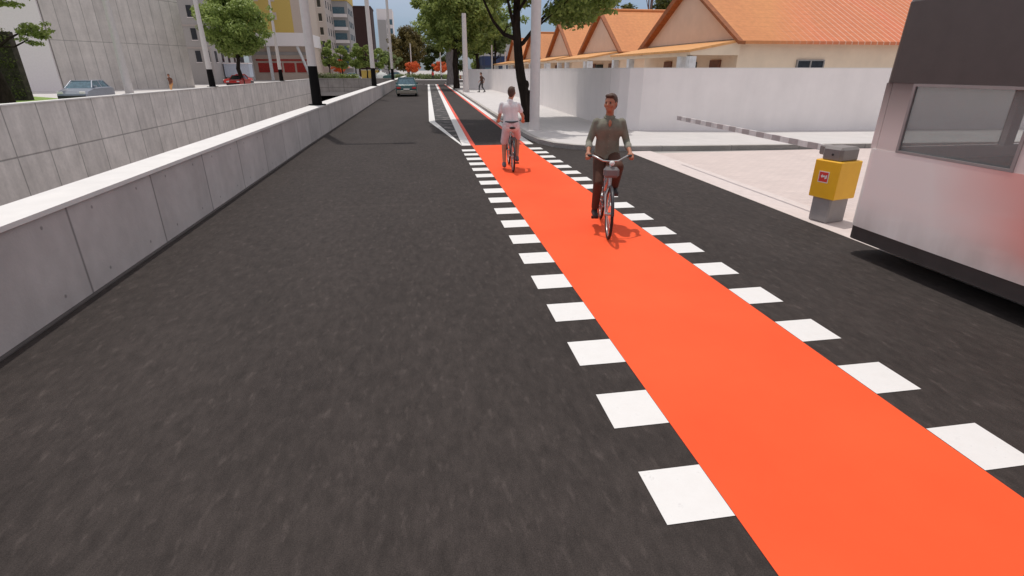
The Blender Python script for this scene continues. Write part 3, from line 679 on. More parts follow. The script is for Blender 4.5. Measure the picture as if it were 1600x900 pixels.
# ------------------------------------------------------------------ buildings on the left
def windows(t, axis, plane, us, zs, w_, h_, mat='glass_d', frame=None, out=.05):
    for z in zs:
        for u in us:
            mb = MB()
            if axis == 'Y': mb.box(u, plane-out, z, u+w_, plane+.02, z+h_)       # on a face looking to -Y
            else: mb.box(plane-.02, u, z, plane+out, u+w_, z+h_)                  # on a face looking to +X
            o = mb.build('window', mat, t)
            if frame:
                f = MB()
                if axis == 'Y': f.box(u-.08, plane-out-.06, z-.1, u+w_+.08, plane-out-.001, z-.005)
                else: f.box(plane+out+.001, u-.08, z-.1, plane+out+.06, u+w_+.08, z-.005)
                f.build('sill', frame, o)
ang = math.atan2(14.4, 7.4)
t = thing('tower_block', 'big windowless grey concrete panel building beyond the sunken road', 'building', (-36.4, 65.2, 0), ang)
MB().box(0, 0.0, 0, 16.2, 12, 21).build('wall', 'facade', t)
MB().box(-.1, -.1, 21.0, 16.3, 12.1, 21.5).build('parapet', 'grey_f', t)
t = thing('white_building', 'bright white blank building at the left edge beside the lawn', 'building', (-36.5, 65.0, 0), 0)
MB().box(-22, 0, 0, -.02, 9, 20).build('wall', 'white_f', t); MB().box(-22.1, -.1, 20.0, .0, 9, 20.4).build('parapet', 'coping', t)
t = thing('garden_wall', 'dark ivy covered wall behind the trunk at the left edge', 'wall', (-29.1, 46.6, 0), rad(-8))
iv = MB(); rr = random.Random(3); iv.box(-9, 0, 0, .55, .5, 4.6); iv.build('wall', 'ivy', t)
leaves('ivy', [(-8+k*.9, -.05, z, .6, .55) for k in range(10) for z in (.6, 1.6, 2.6, 3.6, 4.4)], 5200, .09, 'leaf_d', t, 99)
# windowed grey building
t = thing('apartment_building', 'grey apartment building with small dark windows next to the windowless facade', 'building', (-31.2, 95, 0), rad(0))
MB().box(-12, 0, 0, -.1, 14, 19).build('wall', 'grey_f', t)
windows(t, 'Y', 0, (-2.35, -1.1), (3.2, 6.3, 9.4, 12.5), .75, 1.6, 'glass_d', 'white_f')
windows(t, 'Y', 0, (-4.6, -5.9, -8.2), (3.2, 6.3, 9.4, 12.5), .75, 1.6, 'glass_d', 'white_f')
windows(t, 'X', -.1, (1.5, 4.5, 7.5, 10.5), (3.2, 6.3, 9.4, 12.5), .9, 1.6, 'glass_d', 'white_f')
MB().box(-12.1, -.12, 5.1, 0.05, -.01, 5.3).build('band', 'pink_f', t)
MB().box(-12.1, -.12, 8.2, 0.05, -.01, 8.4).build('band', 'pink_f', t)
t = thing('office_building', 'dark navy glass building behind the large green tree', 'building', (-40.2, 113, 0))
MB().box(-4, 0, 0, 4.5, 14, 22).build('wall', 'navy', t)
windows(t, 'Y', 0, (-3.4, -1.5, .4, 2.3), (3, 6.5, 10, 13.5, 17), 1.4, 2.4, 'glass_b')
t = thing('kiosk', 'small pale blue kiosk beside the trunk of the large green tree', 'kiosk', (-29.2, 99, 0))
MB().box(-1.9, 0, 1.0, 1.9, 2, 3.0).build('panel', 'pale_blue', t); MB().box(-1.8, .1, 0, 1.8, 1.9, 1.0).build('base', 'boxgrey', t); MB().box(-2.0, -.1, 3.0, 2.0, 2.1, 3.15).build('roof', 'white_f', t)
# yellow building with the recessed ground floor
t = thing('yellow_building', 'yellow building with white band and open ground floor with red shutters', 'building', (-33.5, 122, 0))
MB().box(0, 0, 8.9, 9.6, 14, 24).build('wall', 'yellow_f', t)
MB().box(9.6, 0, 8.9, 12.0, 14, 24).build('corner_wall', 'beige_f', t)
MB().box(-3.5, 0, 8.9, -.01, 14, 24).build('side_wall', 'beige_f', t)
MB().box(-.2, -.5, 6.5, 12.2, 14, 8.9).build('band', 'white_f', t)
MB().box(0, 2.2, 0, 12, 14, 6.5).build('ground_floor', 'beige_f', t)
MB().box(.2, 2.0, 4.9, 11.9, 2.19, 5.5).build('fascia', 'grey_f', t)
for k in range(4): MB().box(1.2+k*2.5, 2.05, 1.6, 3.3+k*2.5, 2.18, 3.4).build('shutter', 'red_sh', t)
MB().box(.9, 1.98, 3.8, 11.0, 2.15, 4.1).build('sign_strip', 'red_sh', t)
for xx in (0.2, 3.9): MB().box(xx, -.1, 0, xx+.5, .4, 6.5).build('column', 'column', t)
cl = MB(); cl.tube([(11.8, 0, 0), (9.7, .1, 6.5)], .28, 8); cl.build('column', 'column', t)
cl = MB(); cl.tube([(11.9, .0, 0), (12.0, .1, 6.5)], .28, 8); cl.build('column', 'column', t)
windows(t, 'Y', 0, (2.6, 5.6), (11.2, 14.4), 1.1, 1.3, 'beige_f')
t = thing('tall_building', 'tall pinkish slab building behind the thick black based lamp post', 'building', (-27.2, 152, 0))
MB().box(0, 0, 0, 5.4, 16, 30).build('wall', 'pink_f', t)
windows(t, 'Y', 0, (.7, 2.2, 3.7), [4+3.1*k for k in range(8)], .8, 1.7, 'glass_d', 'white_f')
windows(t, 'X', 5.4, (2, 6, 10, 14), [4+3.1*k for k in range(8)], 1.0, 1.7, 'glass_d')
t = thing('balcony_building', 'pale grey building with wide blue window bands and yellow top', 'building', (-24.1, 166, 0))
MB().box(0, 0, 0, 6.2, 14, 19.3).build('wall', 'pale_blue' if False else 'grey_f', t)
MB().box(-.2, -.3, 19.3, 6.4, 14, 24).build('top_floor', 'yellow_f', t)
for k in range(5): MB().box(.8, -.12, 3.4+3.2*k, 5.4, .02, 5.0+3.2*k).build('window', 'glass_b', t)
for k in range(5): MB().box(.3, -.8, 2.5+3.2*k, 5.9, -.01, 3.3+3.2*k).build('balcony', 'white_f', t)
windows(t, 'X', 6.2, (1.5, 5, 9), [3.4+3.2*k for k in range(5)], 1.8, 1.5, 'glass_b')
t = thing('brown_tower', 'dark brown tower block without windows between the two paler buildings', 'building', (-21.4, 188, 0))
MB().box(0, 0, 0, 8.0, 12, 19.9).build('wall', 'brown_f', t); MB().box(-.15, -.15, 19.9, 8.15, 12.1, 20.3).build('parapet', 'brown_f', t)
t = thing('white_tower', 'pale far tower block just right of the dark brown one', 'building', (-13.2, 214, 0))
MB().box(0, 0, 0, 5.4, 12, 22.0).build('wall', 'white_f', t); MB().box(.2, -.5, 0, 3.0, -.01, 18.5).build('lower_block', 'grey_f', t)
for k in range(6): MB().box(3.3, -.1, 2.5+2.9*k, 5.2, .02, 4.2+2.9*k).build('window', 'glass_b', t)
t = thing('blue_building', 'low blue and grey building behind the white wall, left of the orange roofs', 'building', (17.0, 150, 0))
MB().box(0, 0, 0, 9, 12, 3.2).build('wall', 'navy', t); MB().box(-.1, -.1, 3.2, 9.1, 12, 5.4).build('blue_band', 'blue_f', t)
MB().box(0, 0, 5.4, 9, 12, 10.5).build('upper_wall', 'grey_f', t)
for k in range(4): MB().box(.6+2.1*k, -.12, .8, 2.2+2.1*k, .02, 2.6).build('window', 'glass_b', t)
for k in range(4): MB().box(.2+2.2*k, -.3, 3.3, .5+2.2*k, -.11, 5.3).build('fin', 'navy', t)
t = thing('low_wall', 'low yellow wall under the row of trees past the portal', 'wall', (-13.6, 142, 0))
MB().box(0, 0, 0, 4.2, .3, 2.0).build('wall', 'yellow_f', t); MB().box(-.05, -.05, 2.0, 4.25, .35, 2.15).build('coping', 'coping', t)
t = thing('tent', 'pale ribbed dome tent at the road end behind the barrier', 'tent', (-8.6, 136, 0))
tm = MB(); tm.ball((0, 0, 0), 1.6, (1.2, 1, 1.0), 16, 10); tm.build('canopy', 'tent', t)
rb = MB()
for a in (-.6, 0, .6): rb.torus((a*1.7, 0, 0), 1.55, .04, 'X', 24, 5)
rb.build('rib', 'column', t)

# ------------------------------------------------------------------ cars
def wheel(parent, c, R=.32, w_=.2, axis='X'):
    wt = MB(); wt.torus(c, R-.09, .095, axis, 24, 8); o = wt.build('wheel', 'tyre', parent)
    rm = MB(); d = {'X': Vector((w_/2, 0, 0)), 'Y': Vector((0, w_/2, 0))}[axis]; c = Vector(c)
    rm.tube([c-d*.8, c+d*.8], R-.12, 16); rm.build('rim', 'rim', o)
    return o
def car(label, loc, rz, paint, L=4.3, W=1.76, H=1.5, bumper='dark'):
    """front = +Y local"""
    t = thing('parked_car' if abs(loc[0]) > 10 else 'car', label, 'car', loc, rz)
    hw = W/2; bd_ = MB()
    prof = [(-L/2, .32), (-L/2-.02, .62), (-L/2+.06, .88), (-L/2+.45, .95), (-.2, .96), (L/2-1.15, .92), (L/2-.25, .78), (L/2-.02, .60), (L/2, .34), (L/2-.15, .22), (-L/2+.12, .22)]
    secs = [(-hw, .10), (-hw+.07, 0), (hw-.07, 0), (hw, .10)]
    vs = []; n = len(prof)
    for x, e in secs:
        for (y, z) in prof:
            yy = y*(1-e*.35); zz = z if z < .5 else z-e*.5
            vs.append((x, yy, zz))
    fs = [tuple(range(n)), tuple(range(4*n-1, 3*n-1, -1))]
    for s_ in range(3):
        for i in range(n):
            j = (i+1) % n; fs.append((s_*n+i, (s_+1)*n+i, (s_+1)*n+j, s_*n+j))
    bd_.add(vs, fs); bd_.build('body', paint, t)
    r0, r1 = -L/2+.55, L/2-1.2
    gh = MB(); a = hw-.08; b_ = hw-.26
    lo = [(-a, r0, .93), (a, r0, .93), (a, r1, .93), (-a, r1, .93)]; hi = [(-b_, r0+.42, H-.05), (b_, r0+.42, H-.05), (b_, r1-.72, H-.05), (-b_, r1-.72, H-.05)]
    gh.add(lo+hi, [(3, 2, 1, 0), (4, 5, 6, 7), (0, 1, 5, 4), (1, 2, 6, 5), (2, 3, 7, 6), (3, 0, 4, 7)]); gh.build('window_glass', 'glass_b' if paint != 'redcar' else 'glass_d', t)
    rf = MB(); c_ = b_+.01; rf.box(-c_, r0+.40, H-.05, c_, r1-.70, H, bev=.02)
    for sx in (-1, 1):
        for (p, q) in (((sx*a, r0, .93), (sx*b_, r0+.42, H-.04)), ((sx*a, r1, .93), (sx*b_, r1-.72, H-.04)), ((sx*(a+.0), (r0+r1)/2-.1, .93), (sx*(b_), (r0+r1)/2-.15, H-.04))):
            rf.tube([p, q], .045, 6)
    rf.build('roof', paint, t)
    for sy in (-1, 1):
        bp = MB(); y = sy*(L/2-.04); bp.box(-hw+.06, min(y, y+sy*.12), .24, hw-.06, max(y, y+sy*.12), .50, bev=.03); bp.build('bumper', bumper, t)
        for sx in (-1, 1):
            lm = MB(); x = sx*(hw-.24); y2 = sy*(L/2-.05); lm.box(x-.17, min(y2, y2+sy*.08), .60, x+.17, max(y2, y2+sy*.08), .76, bev=.02)
            lm.build('headlight' if sy > 0 else 'tail_light', 'lampw' if sy > 0 else 'lampred', t)
    pl = MB(); pl.box(-.25, -L/2-.10, .54, .25, -L/2-.04, .65); pl.build('number_plate', 'swhite', t)
    for sx in (-1, 1):
        for sy in (-1, 1): wheel(t, (sx*(hw-.12), sy*(L/2-.85), .32))
        mr = MB(); mr.box(sx*hw-.1, r1-.45, .95, sx*hw+.1, r1-.33, 1.08, bev=.02); mr.build('side_mirror', paint, t)
    return t
car('dark teal car with beige bumper driving away in the left lane near the junction', (-1.05, 50.2, 0), 0, 'teal', bumper='bumper')
car('silver blue hatchback parked behind the retaining wall beside the windowless facade', (-23.3, 44.2, 0), rad(186), 'silver', L=6.0 if False else 4.7, H=1.42)
car('bright red car parked beyond the retaining wall, under the large green tree', (-23.8, 80.5, 0), rad(178), 'redcar', H=1.45)
car('small dark red car behind the trunk of the large green tree', (-27.5, 93, 0), rad(90), 'redcar', L=3.8, H=1.5)
car('silver car with blue glass parked left of the orange tree past the portal', (-14.9, 129, .0), rad(100), 'silver')
car('teal car parked past the junction beside the dome tent', (-5.6, 131, .12), rad(80), 'teal')

# ------------------------------------------------------------------ barrier cabinet and its arm
ca = math.atan2(-.28, .17)
t = thing('barrier_cabinet', 'grey barrier gate cabinet with wide yellow sleeve and red sticker beside the bus', 'cabinet', (5.93, 6.84, 0), rad(-76))
# local x = along the left visible face, local -y = outwards
def cab(mb, hx, hy, z0, z1, bev=.02): return mb.box(-hx, -hy, z0, hx, hy, z1, bev=bev)
cab(MB(), .155, .19, 0, .40).build('pedestal', 'boxgrey', t)
cab(MB(), .155, .19, .88, 1.09, .035).build('cap', 'boxgrey_d', t)
cab(MB(), .205, .225, .36, .90, .012).build('yellow_sleeve', 'yellow', t)
MB().tube([(0.02, -.189, .985), (0.02, -.197, .985)], .016, 12).build('lock', 'dark', t)
for o in [x for x in COL.objects if x.parent == t]: pass
st = MB(); st.box(-.10, -.2275, .585, .06, -.2245, .745); so_ = st.build('sticker', 'swhite', t)
s2 = MB(); s2.box(-.088, -.2295, .597, .048, -.2277, .733); s2.build('red_field', 'sred', so_)
s3 = MB(); s3.add([(-.065, -.2305, .675), (-.035, -.2305, .705), (-.035, -.2305, .685), (.0, -.2305, .69), (.0, -.2305, .66), (-.035, -.2305, .665), (-.035, -.2305, .645)], [(0, 1, 2, 3, 4, 5, 6)])
s3.add([(.0, -.2305, .635), (.035, -.2305, .65), (.035, -.2305, .70), (.01, -.2305, .69)], [(0, 1, 2, 3)]); s3.build('white_mark', 'swhite', so_)
t = thing('boom_gate', 'white and grey striped boom lowered across the brick driveway', 'boom gate', (5.93, 7.1, 0))
P0, P1 = Vector((.02, 0, 1.02)), Vector((.07, 5.1, 1.05)); n = 22; w0 = MB(); 
for i in range(n):
    a, b_ = P0.lerp(P1, i/n), P0.lerp(P1, (i+1)/n); w0.cur = i % 2
    d = (b_-a)*.001
    w0.box(a.x-.02, a.y+.001, a.z-.045, a.x+.02, b_.y, a.z+.045)
w0.build('pole', ['arm_w', 'arm_g'], t)
hub = MB(); hub.box(-.06, -.12, .93, .1, .12, 1.07, bev=.02); hub.build('mounting', 'boxgrey_d', t)

# ------------------------------------------------------------------ bus
t = thing('city_bus', 'white bus with dark upper panels and red side graphic passing close on the right', 'bus', (5.09, 0, 0))
W_, YF, YR, ZT = 2.5, 5.54, -6.2, 3.02
def plan(o, r, yf=YF, yr=YR):
    pts = []
    for (cx_, cy_, a0) in ((W_-r, yf-r*.7, 0), (r, yf-r*.7, 90), (r, yr+r, 180), (W_-r, yr+r, 270)):
        for k in range(7):
            a = rad(a0+k*15); sy = .7 if cy_ > 0 else 1.
            pts.append((cx_+(r-o)*math.cos(a), cy_+(r-o)*math.sin(a)*sy))
    return pts
def ring(mb, o0, o1, z0, z1, zo=(0, 0)):
    A = plan(o0+zo[0], .22); B = plan(o1, .22); A2 = plan(o0+zo[1], .22); n = len(A)
    vs = [(x, y, z0) for x, y in A]+[(x, y, z1) for x, y in A2]+[(x, y, z0) for x, y in B]+[(x, y, z1) for x, y in B]
    fs = []
    for i in range(n):
        j = (i+1) % n
        fs += [(i, j, n+j, n+i), (2*n+i, 3*n+i, 3*n+j, 2*n+j), (i, 2*n+i, 2*n+j, j), (n+i, n+j, 3*n+j, 3*n+i)]
    return mb.add(vs, fs, False)
ring(MB(), 0, .06, .36, 1.265).build('lower_body', 'bus', t)
ring(MB(), .012, .07, .20, .358).build('skirt', 'bus_skirt', t)
up = MB(); ring(up, 0, .06, 1.968, 2.75, (0, .02)); ring(up, .02, .10, 2.751, ZT, (0, .16)); up.build('upper_body', 'bus_top', t)
rf = MB(); P_ = plan(.14, .22); n = len(P_); rf.prism(P_, ZT-.02, ZT+.05); rf.box(.5, -5, ZT+.05, 2.0, -1.5, ZT+.32, bev=.08); rf.build('roof', 'bus_pillar', t)
# pillars between lower body and upper body
wy = [(5.10, 3.86), (3.72, 2.1), (1.95, .3), (.15, -1.5), (-1.65, -3.3), (-3.45, -5.6)]
for sx, (xa, xb) in ((0, (0.0, .06)), (1, (W_-.06, W_))):
    edges = [YF-.17] + [v for p in wy for v in p] + [YR+.25]
    for i in range(0, len(edges), 2):
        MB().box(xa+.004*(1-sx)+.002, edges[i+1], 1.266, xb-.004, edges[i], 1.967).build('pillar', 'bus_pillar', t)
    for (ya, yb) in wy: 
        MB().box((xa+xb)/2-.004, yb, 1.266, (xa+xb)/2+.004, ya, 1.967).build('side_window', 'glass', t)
# windshield corner posts and glass
for xx in ((.02, .16), (W_-.75, W_-.62), (W_-.16, W_-.02)):
    MB().box(xx[0], YF-.15, 1.266, xx[1], YF-.07, 1.967).build('corner_post', 'bus_pillar', t)
MB().box(.16, YF-.085, 1.266, W_-.75, YF-.075, 1.967).build('windscreen', 'glass', t)
fl = MB(); fl.box(.07, YR+.2, .38, W_-.07, YF-.2, .42); fl.build('floor', 'floor_in', t)
ds = MB(); ds.box(.2, YF-.62, .425, W_-.25, YF-.2, 1.16, bev=.05); ds.build('dashboard', 'dark_in', t)
sw = MB(); sw.torus((.75, YF-.75, 1.12), .22, .018, 'Z', 24, 6); sw.tube([(.75, YF-.75, 1.12), (.75, YF-.55, .95)], .03, 8); sw.build('steering_wheel', 'dark', t)
def seat(x, y):
    s_ = MB(); s_.box(x-.22, y-.22, .75, x+.22, y+.22, .87, bev=.03); s_.box(x-.22, y-.30, .87, x+.22, y-.20, 1.50, bev=.03); s_.box(x-.06, y-.1, .425, x+.06, y+.1, .75); s_.build('seat', 'seatfab', t)
seat(.7, 3.55)
for k in range(7):
    for x in (.38, .86, 1.72, 2.18): seat(x, 1.9-k*1.05)
for (x, y) in ((.14, 2.7), (W_-.14, 2.7), (.14, -3.2), (W_-.14, -3.2)):
    wt = MB(); wt.torus((x, y, .46), .34, .12, 'X', 32, 10); o = wt.build('wheel', 'tyre', t)
    rm = MB(); rm.tube([(x-.09, y, .46), (x+.09, y, .46)], .26, 20); rm.build('rim', 'rim', o)
for x in (.35, W_-.35):
    hl = MB(); hl.ball((x, YF-.03, .72), .10, (1.4, .3, .8)); hl.build('headlight', 'lampw', t)
mr = MB(); mr.tube([(W_-.05, YF-.15, 2.3), (W_+.25, YF+.15, 2.3), (W_+.28, YF+.18, 2.1)], .02, 6); mr.box(W_+.16, YF+.14, 1.75, W_+.38, YF+.22, 2.1, bev=.02); mr.build('side_mirror', 'dark', t)
tr = MB(); tr.box(-.005, 2.05, .40, -.001, 2.062, 1.22); tr.box(-.005, .2, .40, -.001, .212, 1.22); tr.box(-.005, -1.6, .40, -.001, -1.588, 1.22); tr.build('side_trim', 'bus_skirt', t)
for (ya, yb) in wy:
    gk = MB(); gk.box(-.004, ya-.03, 1.268, .012, ya+.0, 1.966); gk.box(-.004, yb, 1.268, .012, yb+.03, 1.966); gk.box(-.004, yb+.03, 1.940, .012, ya-.03, 1.966); gk.box(-.004, yb+.03, 1.268, .012, ya-.03, 1.292); gk.build('window_seal', 'boxgrey', t)
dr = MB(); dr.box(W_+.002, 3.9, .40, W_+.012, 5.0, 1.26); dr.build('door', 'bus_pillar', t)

# ------------------------------------------------------------------ bicycles
def bicycle(label, loc, rz, lean=0, frame='bike_s', basket=True):
    t = thing('bicycle', label, 'bicycle', loc, rz); t.rotation_euler = (0, lean, rz)
    R = .335; yr, yf = -.50, .56
    for y in (yr, yf):
        w1 = MB(); w1.torus((0, y, R), R-.018, .019, 'X', 40, 8); o = w1.build('wheel', 'tyre', t)
        w2 = MB(); w2.torus((0, y, R), R-.045, .011, 'X', 40, 6); w2.build('rim', 'steel', o)
        w3 = MB(); w3.tube([(-.05, y, R), (.05, y, R)], .022, 10)
        for k in range(20):
            a = 2*PI*k/20; w3.tube([((-1)**k*.025, y, R), (0, y+(R-.05)*math.cos(a), R+(R-.05)*math.sin(a))], .0022, 4, False)
        w3.build('spokes', 'steel', o)
        f = MB(); pts = [(0, y+(R+.025)*math.cos(rad(a)), R+(R+.025)*math.sin(rad(a))) for a in (range(20, 200, 15) if y < 0 else range(10, 150, 15))]
        f.tube(pts, .018, 6); f.build('mudguard', 'bike_d', t)
    bb = (0, -.07, .29); st_ = (0, -.20, .74); ht = (0, .34, .82); hb = (0, .38, .66)
    fr = MB()
    for a, b_, r_ in ((bb, st_, .016), (bb, hb, .019), ((0, -.13, .50), ht, .016), (hb, ht, .02)): fr.tube([a, b_], r_, 8)
    for s_ in (-1, 1):
        fr.tube([bb, (s_*.055, yr, R)], .010, 6); fr.tube([(0, -.19, .70), (s_*.055, yr, R)], .009, 6)
        fr.tube([hb, (s_*.05, .44, .56), (s_*.055, yf, R)], .012, 6)
    fr.build('frame', frame, t)
    MB().tube([st_, (0, -.24, .90)], .013, 8).build('seat_post', 'steel', t)
    sd_ = MB(); sd_.ball((0, -.29, .925), .1, (.95, 1.15, .36)); sd_.ball((0, -.16, .93), .06, (.5, 1.6, .4)); sd_.build('saddle', 'dark', t)
    hbm = MB(); hbm.tube([ht, (0, .31, .98)], .014, 8); hbm.tube([(-.29, .14, 1.03), (-.22, .22, 1.04), (-.10, .32, .99), (0, .31, .98), (.10, .32, .99), (.22, .22, 1.04), (.29, .14, 1.03)], .012, 8)
    hb_ = hbm.build('handlebar', 'steel', t)
    for s_ in (-1, 1): MB().tube([(s_*.235, .205, 1.037), (s_*.295, .13, 1.029)], .017, 8).build('grip', 'dark', hb_)
    cr_ = MB(); cr_.torus((.045, bb[1], bb[2]), .085, .008, 'X', 20, 5); cr_.tube([(-.07, bb[1], bb[2]), (.07, bb[1], bb[2])], .018, 8)
    cr_.tube([(.07, bb[1], bb[2]), (.075, bb[1], bb[2]-.165)], .010, 6); cr_.tube([(-.07, bb[1], bb[2]), (-.075, bb[1], bb[2]+.165)], .010, 6); co = cr_.build('crank', 'steel', t)
    for s_ in (1, -1): MB().box(min(s_*.075, s_*.175), bb[1]-.04, bb[2]-s_*.165-.012, max(s_*.075, s_*.175), bb[1]+.04, bb[2]-s_*.165+.012).build('pedal', 'dark', co)
    rk = MB()
    for s_ in (-1, 1): rk.tube([(s_*.06, -.25, .72), (s_*.06, -.72, .72)], .007, 5); rk.tube([(s_*.06, -.62, .72), (s_*.055, yr, R)], .006, 5)
    for k in range(5): rk.tube([(-.06, -.32-k*.09, .72), (.06, -.32-k*.09, .72)], .005, 5)
    rk.build('rear_rack', 'bike_d', t)
    cg = MB(); cg.box(.05, -.5, .27, .06, .03, .36, bev=.004); cg.build('chain_guard', 'bike_r', t)
    if basket:
        bs = MB(); bs.box(-.10, .40, .80, .10, .52, .93, bev=.03); bs.build('front_bag', 'grey_basket', t)
        lm = MB(); lm.ball((0, .46, .98), .035, (1, 1, 1)); lm.build('lamp', 'lampw', t)
    return t

# ------------------------------------------------------------------ people
def ik(a, b, l1, l2, pole_):
    a, b = Vector(a), Vector(b); d = b-a; L = min(d.length, (l1+l2)*.998); u = d.normalized()
    x = (l1*l1-l2*l2+L*L)/(2*L); h = math.sqrt(max(0, l1*l1-x*x)); p = Vector(pole_); p = (p-u*p.dot(u)).normalized()
    return a+u*x+p*h
def person(label, loc, rz, P, skin='skin', top='shirt_w', bottom='shorts', hair='hair', shoe='shoe', sleeve='short', leg='long', vox=.011, belt=None, cuffs=None, head_turn=0, group=None):
    """P: hipc, chest, head plus hands/feet positions (forward = +Y, right = +X)"""
    t = thing('person', label, 'person', loc, rz, group)
    hip = Vector(P['hip']); ch = Vector(P['chest']); hd = Vector(P['head'])
    sh = {s: ch + Vector((s*.175, 0, .0)) for s in (-1, 1)}; hj = {s: hip + Vector((s*.09, 0, -.02)) for s in (-1, 1)}
    hand = {s: Vector(P['hand'][s]) for s in (-1, 1)}; foot = {s: Vector(P['foot'][s]) for s in (-1, 1)}
    el = {s: ik(sh[s], hand[s], .29, .27, P.get('elbow', Vector((s*.6, -.4, -.5))) if 'elbow' in P else (s*.12, -1, -.25)) for s in (-1, 1)}
    kn = {s: ik(hj[s], foot[s], .44, .44, P['kneep'][s] if 'kneep' in P else (s*.12, 1, .1)) for s in (-1, 1)}
    bd_ = MB(); mid = hip.lerp(ch, .5)
    nk = ch + Vector((0, .0, .05)); 
    def torso(mb, g_, ks=1):
        for s in (-1, 1):
            mb.cap(hip+Vector((s*.06, 0, 0)), mid+Vector((s*.05, 0, 0)), .105+g_, .095+g_)
            mb.cap(mid+Vector((s*.05, 0, 0)), ch+Vector((s*.07, 0, -.09)), .095+g_, .112+g_)
            mb.cap(ch+Vector((s*.06, 0, -.09)), sh[s]+Vector((-s*.01-(s*.02 if g_ == 0 else 0), 0, -.02-(.015 if g_ == 0 else 0))), .095+g_, .044+g_*1.3)
        mb.cap(nk+Vector((0, 0, -.06)), nk+Vector((0, 0, -.01)), .075+g_, .058+g_)
    torso(bd_, 0)
    bd_.cap(nk, hd-Vector((0, .01, .06)), .054, .052)
    hr = Matrix.Rotation(head_turn, 3, 'Z')
    H = lambda x, y, z: hd + hr @ Vector((x, y, z))
    bd_.ball(hd, .1, (.78, .96, 1.12), rot=hr); bd_.ball(H(0, .03, -.055), .07, (.80, .90, .95), rot=hr); bd_.ball(H(0, .055, -.085), .035, (1, .9, .7))
    bd_.cap(H(0, .092, .005), H(0, .110, -.028), .009, .014); bd_.ball(H(0, .078, .028), .03, (1.7, .6, .35), rot=hr); bd_.ball(H(0, .084, -.058), .018, (1.4, .6, .5), rot=hr)
    for s in (-1, 1): bd_.ball(H(s*.078, -.005, -.01), .028, (.4, .75, 1.15), rot=hr); bd_.ball(H(s*.04, .06, -.03), .03, (1, 1, 1))
    for s in (-1, 1):
        bd_.cap(sh[s]+Vector((-s*.012, 0, -.03)), el[s], .038, .036); bd_.cap(el[s], hand[s], .037, .026)
        bd_.cap(hj[s], kn[s], .078, .054)
        cf = kn[s].lerp(foot[s], .3); bd_.cap(kn[s], cf, .052, .054); bd_.cap(cf, foot[s], .054, .036)
        fd = Vector(P.get('toe', {-1: (0, .17, -.05), 1: (0, .17, -.05)})[s])
        bd_.cap(foot[s]+Vector((0, -.03, -.04)), foot[s]+fd, .037, .03)
        # hand: palm, four fingers curled round what they hold, thumb
        hd_dir = (hand[s]-el[s]).normalized(); side = Vector((s, 0, 0)); side = (side - hd_dir*side.dot(hd_dir)).normalized(); dn = hd_dir.cross(side)*s
        if dn.z > 0: dn = -dn
        pc = hand[s]+hd_dir*.05
        bd_.cap(hand[s], pc+side*.018, .024, .024); bd_.cap(hand[s], pc-side*.018, .024, .024)
        for k in range(4):
            b0 = pc + side*(.027-.018*k) + hd_dir*.022; ln = (.030, .034, .032, .026)[k]
            m1 = b0+hd_dir*ln+dn*.008; m2 = m1+dn*ln*.9+hd_dir*.004
            bd_.cap(b0, m1, .0092, .0085, 8); bd_.cap(m1, m2, .0085, .0078, 8)
        th0 = hand[s]-side*.026+hd_dir*.02; bd_.cap(th0, th0-side*.022+hd_dir*.024+dn*.012, .0105, .0095, 8); bd_.cap(th0-side*.022+hd_dir*.024+dn*.012, th0-side*.014+hd_dir*.044+dn*.03, .0095, .0085, 8)
    voxel(bd_, 'body', skin, t, vox*.75, 2)
    # clothes
    s_ = MB(); torso(s_, .014)
    s_.cap(hip+Vector((-.07, 0, -.03)), hip+Vector((.07, 0, -.03)), .122, .122)
    for s in (-1, 1):
        if sleeve == 'short': s_.cap(sh[s]+Vector((0, 0, -.015)), sh[s].lerp(el[s], .58), .055, .056)
        else: s_.cap(sh[s]+Vector((0, 0, -.02)), el[s], .056, .049); s_.cap(el[s], el[s].lerp(hand[s], .38), .049, .044)
    voxel(s_, 'shirt', top, t, vox, 3)
    q = MB(); 
    for s in (-1, 1):
        q.cap(hip+Vector((s*.055, -.01, .0)), hj[s], .123, .105)
        if leg == 'short': q.cap(hj[s], hj[s].lerp(kn[s], .90), .100, .086)
        else: q.cap(hj[s], kn[s], .100, .070); q.cap(kn[s], kn[s].lerp(foot[s], .90), .070, .054)
    voxel(q, 'trousers' if leg == 'long' else 'shorts', bottom, t, vox, 2)
    hm = MB(); hm.ball(H(0, -.018, .022), .1, (.85, .98, 1.06), rot=hr); hm.ball(H(0, .045, .088), .055, (1.2, .9, .55), rot=hr); hm.ball(H(0, -.06, -.02), .07, (1, .75, 1.1), rot=hr)
    # trim the fringe so the face stays free: keep only balls behind the forehead
    voxel(hm, 'hair', hair, t, vox, 1)
    for s in (-1, 1): e = MB(); e.ball(H(s*.032, .087, .006), .011); e.build('eye', 'eye', t)
    for s in (-1, 1):
        fd = Vector(P.get('toe', {-1: (0, .17, -.05), 1: (0, .17, -.05)})[s]); z = MB(); z.cap(foot[s]+Vector((0, -.045, -.045)), foot[s]+fd*1.06, .048, .040); z.cap(foot[s], foot[s]+Vector((0, -.02, -.03)), .045, .048); voxel(z, 'shoe', shoe, t, vox, 1)
    if P.get('collar'):
        z = MB(); c0 = ch+Vector((0, .0, .035))
        z.tube([c0+Vector((.068*math.cos(a), .064*math.sin(a)+.004, .022-.028*max(0, math.sin(a)))) for a in [PI/2+.25+(2*PI-.5)*k/18 for k in range(19)]], [.012]*19, 8); z.build('collar', P['collar'], t)
        z = MB(); z.ball(ch+Vector((0, .108, -.02)), .03, (.75, .5, 1.5)); z.build('neck_opening', skin, t)
        z = MB(); mm = hip.lerp(ch, .5)
        for k in range(5):
            p = (ch+Vector((0, .124, -.10))).lerp(hip+Vector((0, .125, .06)), k/4); z.ball(p, .007)
